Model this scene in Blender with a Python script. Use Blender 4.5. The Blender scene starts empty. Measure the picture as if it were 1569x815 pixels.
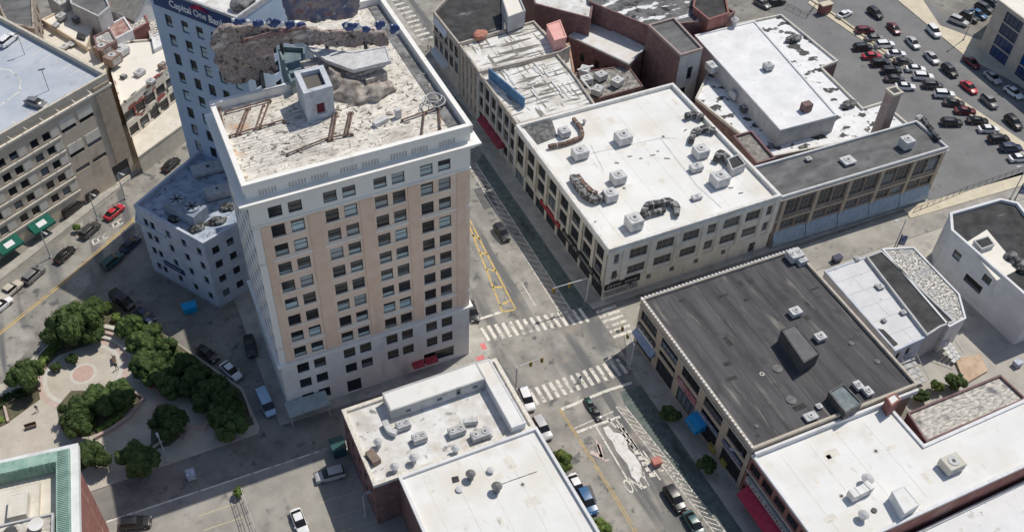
import bpy, bmesh, math, random
from math import radians, sin, cos, pi, hypot, atan2, tan
from mathutils import Vector, Matrix
random.seed(7)
C = bpy.context.scene.collection
# ------------------------------------------------------------------ camera
FPX, CX, CY, TH, HC = 1552.0, 709.0, 416.0, radians(45.98), 135.0
cam = bpy.data.cameras.new('camera'); co = bpy.data.objects.new('camera', cam); C.objects.link(co)
co.location = (0, 0, HC); co.rotation_euler = (pi/2 - TH, 0, 0)
cam.sensor_width = 36; cam.lens = FPX/1569*36
cam.shift_x = (784.5-CX)/1569; cam.shift_y = -(407.5-CY)/1569
cam.clip_start = 1; cam.clip_end = 3000
bpy.context.scene.camera = co
# ------------------------------------------------------------------ sky, sun, exposure
SUN_AZ, SUN_EL = radians(42), radians(58)      # direction towards the sun: angle from +X, elevation
w = bpy.data.worlds.new('World'); bpy.context.scene.world = w; w.use_nodes = True
nt = w.node_tree; bg = nt.nodes['Background']
sk = nt.nodes.new('ShaderNodeTexSky'); sk.sky_type = 'NISHITA'; sk.sun_disc = False
sk.sun_elevation = SUN_EL; sk.sun_rotation = pi/2 - SUN_AZ
nt.links.new(sk.outputs[0], bg.inputs[0]); bg.inputs[1].default_value = 0.105
sl = bpy.data.lights.new('sun', 'SUN'); sl.energy = 3.7; sl.angle = radians(0.5); sl.color = (1, .945, .85)
so = bpy.data.objects.new('sun', sl); C.objects.link(so)
sd = Vector((cos(SUN_AZ)*cos(SUN_EL), sin(SUN_AZ)*cos(SUN_EL), sin(SUN_EL)))
so.rotation_euler = sd.to_track_quat('Z', 'Y').to_euler(); so.location = (0, 0, 200)
vs = bpy.context.scene.view_settings
vs.view_transform = 'Standard'; vs.look = 'None'; vs.exposure = -0.18; vs.gamma = 1; vs.use_curve_mapping = False

# ------------------------------------------------------------------ survey helpers
_c, _s = cos(TH), sin(TH)
def P(x, y, z=0.0):
    "point at height z seen at photo position x,y (survey of the photo)"
    u = (x-CX)/FPX; v = (y-CY)/FPX
    d = (u, _c - v*_s, -_s - v*_c); t = (z-HC)/d[2]
    return Vector((d[0]*t, d[1]*t, z))
GA = radians(23.1); EB = Vector((cos(GA), sin(GA), 0)); EA = Vector((-sin(GA), cos(GA), 0)); GO = Vector((.8, 110.1, 0))
def G(u, v, z=0.0): return GO + EB*u + EA*v + Vector((0, 0, z))
def GP(uv, z=0): return [G(u, v, z) for u, v in uv]
def PP(pts, z=0): return [P(x, y, z) for x, y in pts]
def ang(cx_, cy_, deg, z=0.0):
    "world heading of a photo direction (deg, 0 = right, 90 = up) at a ground point"
    a = radians(deg); p = P(cx_-6*cos(a), cy_+6*sin(a), z); q = P(cx_+6*cos(a), cy_-6*sin(a), z)
    return atan2(q.y-p.y, q.x-p.x)

# ------------------------------------------------------------------ materials
def s2l(c):
    return tuple((v/255/12.92 if v/255 <= .04045 else ((v/255+.055)/1.055)**2.4) for v in c)
MATS = {}
def M(name, c1, c2=None, scale=1.0, rough=.85, stretch=(1,1,1), rot=GA, contrast=(.35,.65), spots=None, lines=None, bump=0.0, metal=0.0, spec=.3, c3=None):
    if name in MATS: return MATS[name]
    m = bpy.data.materials.new(name); m.use_nodes = True; MATS[name] = m
    n = m.node_tree.nodes; l = m.node_tree.links; b = n['Principled BSDF']
    b.inputs['Roughness'].default_value = rough; b.inputs['Metallic'].default_value = metal
    b.inputs['Specular IOR Level'].default_value = spec
    m.diffuse_color = (*c1, 1)
    if c2 is None:
        b.inputs['Base Color'].default_value = (*c1, 1); return m
    tc = n.new('ShaderNodeTexCoord'); mp = n.new('ShaderNodeMapping'); mp.vector_type = 'TEXTURE'
    mp.inputs['Rotation'].default_value = (0, 0, rot)
    l.new(tc.outputs['Object'], mp.inputs[0])
    mp2 = n.new('ShaderNodeMapping'); mp2.inputs['Scale'].default_value = stretch; l.new(mp.outputs[0], mp2.inputs[0])
    no = n.new('ShaderNodeTexNoise'); no.inputs['Scale'].default_value = scale; no.inputs['Detail'].default_value = 7; no.inputs['Roughness'].default_value = .62
    l.new(mp2.outputs[0], no.inputs['Vector'])
    r = n.new('ShaderNodeValToRGB'); r.color_ramp.elements[0].position = contrast[0]; r.color_ramp.elements[1].position = contrast[1]
    r.color_ramp.elements[0].color = (*c1, 1); r.color_ramp.elements[1].color = (*c2, 1)
    if c3: e = r.color_ramp.elements.new((contrast[0]+contrast[1])/2); e.color = (*c3, 1)
    l.new(no.outputs['Fac'], r.inputs[0]); out = r.outputs[0]
    if spots:
        for (col, sc, lo, hi, st) in spots:
            mp3 = n.new('ShaderNodeMapping'); mp3.inputs['Scale'].default_value = st; mp3.inputs['Location'].default_value = (sc*7, 3, 1); l.new(mp.outputs[0], mp3.inputs[0])
            n2 = n.new('ShaderNodeTexNoise'); n2.inputs['Scale'].default_value = sc; n2.inputs['Detail'].default_value = 4; l.new(mp3.outputs[0], n2.inputs['Vector'])
            mr = n.new('ShaderNodeMapRange'); mr.inputs[1].default_value = lo; mr.inputs[2].default_value = hi; l.new(n2.outputs['Fac'], mr.inputs[0])
            mx = n.new('ShaderNodeMix'); mx.data_type = 'RGBA'; l.new(mr.outputs[0], mx.inputs[0]); l.new(out, mx.inputs[6]); mx.inputs[7].default_value = (*col, 1); out = mx.outputs[2]
    if lines:
        col, wd, ht, th_, strength = lines
        bk = n.new('ShaderNodeTexBrick'); bk.inputs['Scale'].default_value = 1; bk.inputs['Brick Width'].default_value = wd; bk.inputs['Row Height'].default_value = ht
        bk.inputs['Mortar Size'].default_value = th_; bk.inputs['Mortar Smooth'].default_value = .3; bk.inputs['Color1'].default_value = (0,0,0,1); bk.inputs['Color2'].default_value = (0,0,0,1); bk.inputs['Mortar'].default_value = (1,1,1,1)
        l.new(mp.outputs[0], bk.inputs['Vector'])
        mu = n.new('ShaderNodeMath'); mu.operation = 'MULTIPLY'; mu.inputs[1].default_value = strength; l.new(bk.outputs['Fac'], mu.inputs[0])
        mx = n.new('ShaderNodeMix'); mx.data_type = 'RGBA'; l.new(mu.outputs[0], mx.inputs[0]); l.new(out, mx.inputs[6]); mx.inputs[7].default_value = (*col, 1); out = mx.outputs[2]
    l.new(out, b.inputs['Base Color'])
    if bump:
        bp = n.new('ShaderNodeBump'); bp.inputs['Strength'].default_value = bump; bp.inputs['Distance'].default_value = .15; l.new(no.outputs['Fac'], bp.inputs['Height']); l.new(bp.outputs[0], b.inputs['Normal'])
    return m
def g(v, t=(1,1,1)): return (v*t[0], v*t[1], v*t[2])
WARM = (1.06, 1, .89); COOL = (.93, 1, 1.12)
one = (1,1,1)
asph = M('asphalt_road', g(.22, WARM), g(.37, WARM), .22, spots=[(g(.17), .10, .52, .70, (1.6,.3,1)), (g(.13), .55, .58, .70, one), (g(.46, WARM), .12, .58, .76, one), (g(.10), 1.3, .66, .76, one), (g(.15), .30, .56, .66, (1, .10, 1)), (g(.30, (1.1,.95,.8)), .2, .62, .75, one)], bump=.05)
asph_side = M('asphalt_side', g(.17, WARM), g(.29, WARM), .2, spots=[(g(.10), .6, .6, .75, one), (g(.30, WARM), .12, .58, .8, (.4, 1, 1))])
asph_lot = M('asphalt_lot', g(.17), g(.23), .12, spots=[(g(.12), .5, .64, .8, one), (g(.27, WARM), .07, .6, .8, one)])
green_lane = M('green_lane', (.08,.11,.10), (.17,.20,.18), .9, spots=[(g(.16), .8, .54, .72, one), (g(.05), .3, .6, .75, (1,.3,1))])  # green lane paint, darkened to extend the corner building's shade
conc = M('sidewalk', g(.33, WARM), g(.47, WARM), .4, spots=[(g(.26), .8, .6, .75, one)], lines=(g(.22), 1.8, 1.8, .03, .5))
conc_tan = M('sidewalk_tan', (.58,.51,.38), (.68,.61,.47), .4, spots=[(g(.34, WARM), .8, .62, .75, one)], lines=((.4,.34,.25), 2.4, 2.4, .03, .5))
kerb_m = M('kerb', g(.42, WARM), g(.55, WARM), 1.5)
white_mark = M('mark_white', g(.58, WARM), g(.78, WARM), 1.8, spots=[(g(.32, WARM), 1.4, .54, .66, one), (g(.22), .35, .60, .72, one)])
yellow_mark = M('mark_yellow', (.52,.36,.12), (.68,.48,.18), 1.8, spots=[(g(.3, WARM), 1.3, .54, .66, one)])
roof_white = M('roof_white', g(.72, WARM), g(.80, WARM), .12, spots=[(g(.60, WARM), .5, .63, .8, one)], lines=(g(.55), 9, 6.2, .03, .35))
roof_white2 = M('roof_white_plain', g(.74, (1,.99,.95)), g(.82, (1,.99,.96)), .15, spots=[(g(.60, WARM), .22, .58, .80, one), (g(.48, WARM), .9, .66, .80, (1,.35,1)), (g(.68, WARM), .10, .5, .7, one), (g(.40, WARM), 2.2, .72, .80, one)], lines=(g(.55, WARM), 14, 3.1, .03, .30))
roof_white_dirty = M('roof_white_dirty', g(.55, WARM), g(.80), .35, spots=[(g(.25), .7, .60, .70, one), (g(.45, WARM), .25, .55, .75, one)])
roof_cream = M('roof_cream', (.62,.57,.48), (.74,.70,.62), .4, spots=[(g(.35), .8, .66, .76, one)])
roof_patch = M('roof_patchy', g(.74), g(.84), .5, spots=[(g(.08), .33, .56, .59, (1, 1.2, 1)), (g(.5, WARM), .8, .58, .8, one)])
roof_stripe = M('roof_striped', g(.66, WARM), g(.80), .8, spots=[(g(.50, WARM), .25, .48, .7, one), (g(.16, WARM), .62, .54, .60, (.22, 1.9, 1)), (g(.22, WARM), .7, .60, .63, (1.8, .25, 1)), (g(.45, WARM), .35, .62, .75, one)])
roof_noisy = M('roof_noisy', g(.14), g(.78, WARM), 2.4, contrast=(.42,.6), spots=[(g(.35), .4, .5, .7, one)])
roof_rubble = M('roof_rubble', g(.24, WARM), g(.66, WARM), 2.2, contrast=(.36,.62), stretch=(.5,1.2,1), spots=[(g(.18), .4, .58, .7, one)])
roof_tar = M('roof_tar', (.055,.054,.058), (.115,.11,.112), .6, stretch=(.9,.14,1), spots=[(g(.22, WARM), .55, .60, .76, (1.6,.22,1)), (g(.24, WARM), .9, .71, .80, (1.6,.18,1)), (g(.045), .3, .62, .8, one), (g(.14), 1.2, .66, .8, one)], bump=.06)
roof_grey = M('roof_grey', g(.10), g(.19), .4, stretch=(.5,1,1), spots=[((.24,.22,.16), .12, .6, .8, one), (g(.09), .5, .6, .75, one)])
roof_dark = M('roof_dark', g(.035), g(.075), .5, spots=[(g(.25), .5, .66, .76, (.3,1,1))])
roof_snowydark = M('roof_snowydark', g(.08), g(.20), .5, spots=[(g(.75), .35, .56, .6, (.5,1.3,1)), (g(.03), .6, .6, .68, one)])
deck_m = M('deck_blue', (.42,.46,.52), (.52,.55,.60), .2, spots=[(g(.35), .4, .62, .8, one)])
roof_old = M('roof_old', g(.50, WARM), g(.80, WARM), .7, contrast=(.3,.62), bump=.3, spots=[((.24,.20,.17), 1.1, .55, .64, (1, 2.2, 1)), ((.34,.30,.26), .22, .54, .72, one), ((.58,.36,.22), .25, .63, .72, one), ((.12,.10,.09), 1.8, .63, .68, (2.5,.5,1)), (g(.5, WARM), 3, .5, .7, (.3, 3, 1))])
stone_white = M('stone_white', g(.84, (1,.97,.915)), g(.89, (1,.98,.93)), .4, spots=[(g(.50, WARM), .5, .62, .85, (1,1,.15))])
stone_base = M('stone_base', g(.76, (1,.97,.92)), g(.88, (1,.98,.93)), .35, spots=[(g(.5), .35, .58, .8, (1,1,.3))])
brick_tan = M('brick_tan', (.80,.61,.48), (.88,.71,.575), .4, spots=[((.88,.78,.70), .3, .6, .9, (1,1,.3)), ((.5,.36,.28), .4, .64, .9, (1,1,.2))])
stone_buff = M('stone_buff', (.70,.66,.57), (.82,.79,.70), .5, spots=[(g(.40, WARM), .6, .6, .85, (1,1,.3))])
stone_buff2 = M('stone_buff_side', (.46,.42,.36), (.58,.54,.46), .5)  # darker copy of stone_buff, shade of the avenue side put into the colour
brick_sand = M('brick_sand', (.42,.35,.27), (.52,.44,.34), .6, spots=[(g(.28, WARM), .5, .6, .8, one)])
brick_brown = M('brick_brown', (.22,.175,.145), (.31,.255,.21), .6, spots=[(g(.18, WARM), .6, .6, .8, one)])
brick_red = M('brick_red', (.24,.10,.085), (.35,.165,.14), 1.0, spots=[((.5,.3,.26), .5, .62, .8, one)], lines=((.5,.38,.34), 1.2, .4, .03, .25))
brick_purple = M('brick_purple', (.165,.10,.10), (.25,.155,.15), .7, spots=[((.30,.22,.21), 1.4, .6, .75, one), ((.33,.24,.22), .5, .62, .8, one)])
wall_blue = M('wall_blue', (.42,.52,.66), (.50,.60,.74), .2)
wall_grey = M('wall_grey', g(.42), g(.55), .5, spots=[(g(.3), .5, .6, .8, (1,1,.3))])
wall_white = M('wall_white', g(.66), g(.78), .4, spots=[(g(.5), .5, .6, .8, (1,1,.3))])
wall_bluewhite = M('wall_bluewhite', (.46,.50,.58), (.60,.64,.72), .5, spots=[(g(.45, COOL), .5, .6, .8, (1,1,.4))])
wall_cream = M('wall_cream', (.66,.60,.50), (.82,.77,.68), .4, spots=[((.30,.10,.085), .22, .54, .58, (1,1,1.8)), (g(.08), .33, .58, .61, one)])
wall_beige = M('wall_beige', (.66,.56,.44), (.75,.65,.52), .5, spots=[((.45,.36,.27), .4, .6, .8, (1,1,.3))])
panel_beige = M('panel_beige', (.84,.78,.67), (.88,.83,.73), .6)
dark_void = M('shopfront_dark', g(.025), g(.06), 1.2, rough=.4)
metal_grey = M('metal_grey', g(.42), g(.60), 1.2, rough=.6, spots=[(g(.3), 1.5, .6, .75, one)])
metal_light = M('metal_light', g(.48), g(.68), 1.2, rough=.6, spots=[(g(.4, WARM), 1.2, .62, .8, one)])
metal_dark = M('metal_dark', g(.05), g(.12), 1.2, rough=.6)
duct_dark = M('duct_dark', g(.03), g(.28), 1.3, rough=.6, contrast=(.45,.62))
rust_m = M('rust', (.085,.06,.05), (.24,.16,.13), 1.4)
pink_m = M('pink_plaster', (.72,.36,.32), (.80,.46,.41), 1.)
copper = M('copper_green', (.20,.34,.28), (.36,.50,.42), .6, spots=[((.12,.18,.16), .8, .62, .8, one)])
copper_dk = M('copper_dark', (.10,.17,.16), (.16,.25,.23), 1.)
plaza = M('plaza_paving', (.47,.43,.36), (.58,.53,.45), .3, spots=[((.54,.42,.36), .2, .62, .7, one), (g(.3, WARM), .7, .64, .8, one)], lines=(g(.38, WARM), 1.6, 1.6, .03, .4))
plaza_pink = M('plaza_pink', (.50,.34,.29), (.58,.42,.36), 1.)
plaza_pale = M('plaza_pale', (.56,.53,.48), (.64,.61,.55), 1.)
plaza_band = M('plaza_band', (.50,.38,.34), (.60,.48,.42), 1.)
soil_m = M('planting_soil', (.10,.09,.06), (.16,.15,.09), 1.)
grass_m = M('lawn', (.07,.10,.03), (.14,.17,.06), 1.)
bark = M('bark', (.10,.075,.055), (.17,.13,.10), 2.)
blob_m = M('blob_brown', (.20,.16,.145), (.45,.38,.345), 2.6, contrast=(.34,.64), bump=.4, spots=[((.10,.075,.07), 1.1, .57, .64, (1,.35,1)), ((.50,.34,.31), .3, .56, .72, one), ((.66,.60,.56), .8, .62, .7, (.4,1,1))])
blob_navy = M('blob_navy', (.03,.05,.16), (.10,.14,.30), 1., spots=[(g(.75), .9, .50, .53, one)])
blob_mix = M('blob_mixed', (.42,.35,.33), (.18,.19,.28), .5, contrast=(.42,.58), spots=[((.30,.16,.16), .5, .60, .72, one), (g(.6), .9, .62, .68, one)])
def leafmat(name, a, b_):
    m = M(name, a, b_, .55, rough=.7, spec=.2, contrast=(.38,.62)); n = m.node_tree.nodes; l = m.node_tree.links
    oi = n.new('ShaderNodeObjectInfo'); hs = n.new('ShaderNodeHueSaturation'); mr = n.new('ShaderNodeMapRange')
    mr.inputs[3].default_value = .75; mr.inputs[4].default_value = 1.25; l.new(oi.outputs['Random'], mr.inputs[0]); l.new(mr.outputs[0], hs.inputs['Value'])
    bs = n['Principled BSDF']; src = bs.inputs['Base Color'].links[0].from_socket; l.new(src, hs.inputs['Color']); l.new(hs.outputs[0], bs.inputs['Base Color']); return m
leaf = leafmat('leaf_dark', (.030,.055,.017), (.085,.125,.038))
leaf_b = leafmat('leaf_bright', (.08,.13,.03), (.20,.26,.07))
def glassmat(name, dark, blind, thr):  # blind in the lower pane; dark upper part paints in the reveal's shade
    m = bpy.data.materials.new(name); m.use_nodes = True; MATS[name] = m; n = m.node_tree.nodes; l = m.node_tree.links; b = n['Principled BSDF']
    tc = n.new('ShaderNodeTexCoord'); sp = n.new('ShaderNodeSeparateXYZ'); l.new(tc.outputs['Generated'], sp.inputs[0])
    oi = n.new('ShaderNodeObjectInfo'); gt = n.new('ShaderNodeMath'); gt.operation = 'SUBTRACT'
    mr = n.new('ShaderNodeMapRange'); mr.inputs[3].default_value = thr; mr.inputs[4].default_value = .95; l.new(oi.outputs['Random'], mr.inputs[0])
    l.new(sp.outputs[2], gt.inputs[1]); l.new(mr.outputs[0], gt.inputs[0])
    m2 = n.new('ShaderNodeMath'); m2.operation = 'MULTIPLY'; m2.inputs[1].default_value = 12; m2.use_clamp = True; l.new(gt.outputs[0], m2.inputs[0])
    no = n.new('ShaderNodeTexNoise'); no.inputs['Scale'].default_value = 1.7; l.new(tc.outputs['Object'], no.inputs[0])
    mx0 = n.new('ShaderNodeMix'); mx0.data_type = 'RGBA'; l.new(no.outputs['Fac'], mx0.inputs[0]); mx0.inputs[6].default_value = (*dark, 1); mx0.inputs[7].default_value = (*[v*2.6 for v in dark], 1)
    mx = n.new('ShaderNodeMix'); mx.data_type = 'RGBA'; l.new(m2.outputs[0], mx.inputs[0]); l.new(mx0.outputs[2], mx.inputs[6]); mx.inputs[7].default_value = (*blind, 1)
    fr = n.new('ShaderNodeMath'); fr.operation = 'MULTIPLY'; fr.inputs[1].default_value = 7.31; l.new(oi.outputs['Random'], fr.inputs[0])
    f2 = n.new('ShaderNodeMath'); f2.operation = 'FRACT'; l.new(fr.outputs[0], f2.inputs[0]); m3 = n.new('ShaderNodeMapRange'); m3.inputs[3].default_value = .55; m3.inputs[4].default_value = 1.25; l.new(f2.outputs[0], m3.inputs[0])
    hs = n.new('ShaderNodeHueSaturation'); l.new(m3.outputs[0], hs.inputs['Value']); l.new(m3.outputs[0], hs.inputs['Saturation']); l.new(mx.outputs[2], hs.inputs['Color'])
    l.new(hs.outputs[0], b.inputs['Base Color']); b.inputs['Roughness'].default_value = .15; b.inputs['Specular IOR Level'].default_value = .5
    return m
glass = glassmat('window_glass', (.012,.016,.02), (.46,.58,.60), -.35)
glass_dark = glassmat('window_glass_dark', (.010,.012,.016), (.16,.19,.22), -1.3)
glass_blue = glassmat('window_glass_blue', (.015,.04,.13), (.05,.10,.25), -.6)
frame_dark = M('frame_dark', g(.05)); frame_grey = M('frame_grey', g(.30)); frame_white = M('frame_white', g(.6))

# ------------------------------------------------------------------ mesh builder
class MB:
    def __init__(s): s.v = []; s.f = []
    def face(s, pts):
        i = len(s.v); s.v += [tuple(p) for p in pts]; s.f.append(tuple(range(i, i+len(pts)))); return s
    def prism(s, pts, z0, z1, bottom=True, top=True, sides=True):
        n = len(pts); i = len(s.v)
        s.v += [(p[0], p[1], z0) for p in pts] + [(p[0], p[1], z1) for p in pts]
        if sides:
            for k in range(n): s.f.append((i+k, i+(k+1)%n, i+n+(k+1)%n, i+n+k))
        if bottom: s.f.append(tuple(i+k for k in reversed(range(n))))
        if top: s.f.append(tuple(i+n+k for k in range(n)))
        return s
    def box(s, c, size, rz=GA, taper=1.0, shift=(0,0)):
        "c = centre of the bottom face"
        x, y, h_ = size[0]/2, size[1]/2, size[2]; ca, sa = cos(rz), sin(rz); i = len(s.v)
        for (k, zz) in ((1, 0), (taper, h_)):
            ox, oy = (shift if zz else (0,0))
            for a, b in ((-x,-y),(x,-y),(x,y),(-x,y)):
                a = a*k+ox; b = b*k+oy
                s.v.append((c[0]+a*ca-b*sa, c[1]+a*sa+b*ca, c[2]+zz))
        for q in ((3,2,1,0),(4,5,6,7),(0,1,5,4),(1,2,6,5),(2,3,7,6),(3,0,4,7)): s.f.append(tuple(i+k for k in q))
        return s
    def cyl(s, c, r, h_, n=12, r2=None):
        r2 = r if r2 is None else r2; i = len(s.v)
        for (rr, zz) in ((r, 0), (r2, h_)):
            for k in range(n): s.v.append((c[0]+rr*cos(2*pi*k/n), c[1]+rr*sin(2*pi*k/n), c[2]+zz))
        for k in range(n): s.f.append((i+k, i+(k+1)%n, i+n+(k+1)%n, i+n+k))
        s.f.append(tuple(i+k for k in reversed(range(n)))); s.f.append(tuple(i+n+k for k in range(n))); return s
    def tube(s, path, r, n=8, ph=0.0):
        path = [Vector(p) for p in path]; i = len(s.v); m = len(path)
        for k, p in enumerate(path):
            d = (path[min(k+1, m-1)] - path[max(k-1, 0)]).normalized()
            up = Vector((0,0,1)) if abs(d.z) < .95 else Vector((1,0,0))
            a = d.cross(up).normalized(); b = a.cross(d).normalized()
            rr = r[k] if isinstance(r, (list, tuple)) else r
            for q in range(n): s.v.append(tuple(p + a*rr*cos(2*pi*q/n+ph) + b*rr*sin(2*pi*q/n+ph)))
        for k in range(m-1):
            for q in range(n): s.f.append((i+k*n+q, i+k*n+(q+1)%n, i+(k+1)*n+(q+1)%n, i+(k+1)*n+q))
        s.f.append(tuple(i+q for q in range(n))); s.f.append(tuple(i+(m-1)*n+q for q in reversed(range(n)))); return s
    def sheet(s, pts, z): return s.face([(p[0], p[1], z) for p in pts])
    def stroke(s, pts, wd, z):
        for a, b in zip(pts[:-1], pts[1:]):
            a, b = Vector((a[0],a[1],0)), Vector((b[0],b[1],0)); d = (b-a).normalized(); q = Vector((-d.y, d.x, 0))*wd/2
            s.face([(a-q).xy.to_tuple()+(z,), (b-q).xy.to_tuple()+(z,), (b+q).xy.to_tuple()+(z,), (a+q).xy.to_tuple()+(z,)])
        return s
    def build(s, name, mat, parent=None, smooth=False, fix=True):
        me = bpy.data.meshes.new(name)
        off = Vector(parent.matrix_basis.translation) if parent else Vector((0,0,0))
        par = parent
        while par is not None and par.parent is not None: par = par.parent; off += par.matrix_basis.translation
        if parent is None and s.v:
            xs = [p[0] for p in s.v]; ys = [p[1] for p in s.v]; zs = [p[2] for p in s.v]
            off = Vector(((min(xs)+max(xs))/2, (min(ys)+max(ys))/2, min(zs)))
        me.from_pydata([(p[0]-off.x, p[1]-off.y, p[2]-off.z) for p in s.v], [], s.f); me.update()
        if fix:
            bm = bmesh.new(); bm.from_mesh(me); bmesh.ops.recalc_face_normals(bm, faces=bm.faces); bm.to_mesh(me); bm.free()
        if smooth:
            for p in me.polygons: p.use_smooth = True
        if mat: me.materials.append(mat)
        o = bpy.data.objects.new(name, me); C.objects.link(o)
        if parent: o.parent = parent
        else: o.location = off
        return o
def tag(o, label=None, cat=None, group=None, kind=None):
    if o is None: return None
    if label: o['label'] = label
    if cat: o['category'] = cat
    if group: o['group'] = group
    if kind: o['kind'] = kind
    return o
def root(name, loc, label, cat, group=None, rz=0):
    o = bpy.data.objects.new(name, None); C.objects.link(o); o.location = loc; o.rotation_euler.z = rz
    o.empty_display_size = .5
    return tag(o, label, cat, group)
def struct(name, mb, mat): return tag(mb.build(name, mat), kind='structure')
def inst(me, name, parent, M4, mat=None):
    o = bpy.data.objects.new(name, me); C.objects.link(o)
    if parent: o.parent = parent
    o.matrix_basis = M4
    if mat: o.material_slots[0].link = 'OBJECT'; o.material_slots[0].material = mat
    return o
def offset(pts, d):
    "grow (d>0) a CCW polygon"
    n = len(pts); out = []
    for k in range(n):
        a, b, c_ = pts[k-1], pts[k], pts[(k+1)%n]
        t1 = Vector((b[0]-a[0], b[1]-a[1])).normalized(); t2 = Vector((c_[0]-b[0], c_[1]-b[1])).normalized()
        n1 = Vector((t1.y, -t1.x)); n2 = Vector((t2.y, -t2.x)); m = (n1+n2)
        if m.length < 1e-3: m = n1
        m.normalize(); q = d/max(.35, m.dot(n1)); out.append(Vector((b[0]+m.x*q, b[1]+m.y*q, 0)))
    return out

# ------------------------------------------------------------------ windows
_wm = {}
def win_meshes(w_, h_, nx, nz, fm):
    k = (round(w_,2), round(h_,2), nx, nz, fm.name)
    if k in _wm: return _wm[k]
    t = .09
    mb = MB()
    def bar(x0, x1, z0, z1): mb.v and None; i = len(mb.v); mb.v.extend([(x0,0,z0),(x1,0,z0),(x1,0,z1),(x0,0,z1),(x0,.08,z0),(x1,.08,z0),(x1,.08,z1),(x0,.08,z1)]); [mb.f.append(tuple(i+q for q in f)) for f in ((0,1,2,3),(0,4,5,1),(1,5,6,2),(2,6,7,3),(3,7,4,0))]
    bar(0, w_, 0, t); bar(0, w_, h_-t, h_); bar(0, t, t, h_-t); bar(w_-t, w_, t, h_-t)
    for a in range(1, nx): x = w_*a/nx; bar(x-t/2, x+t/2, t, h_-t)
    for a in range(1, nz): z = h_*a/nz; bar(t, w_-t, z-t/2.5, z+t/2.5)
    me = bpy.data.meshes.new('window'); me.from_pydata(mb.v, [], mb.f); me.materials.append(fm)
    pe = bpy.data.meshes.new('pane'); pe.from_pydata([(0,.05,0),(w_,.05,0),(w_,.05,h_),(0,.05,h_)], [], [(0,1,2,3)]); pe.materials.append(glass)
    _wm[k] = (me, pe); return _wm[k]

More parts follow.
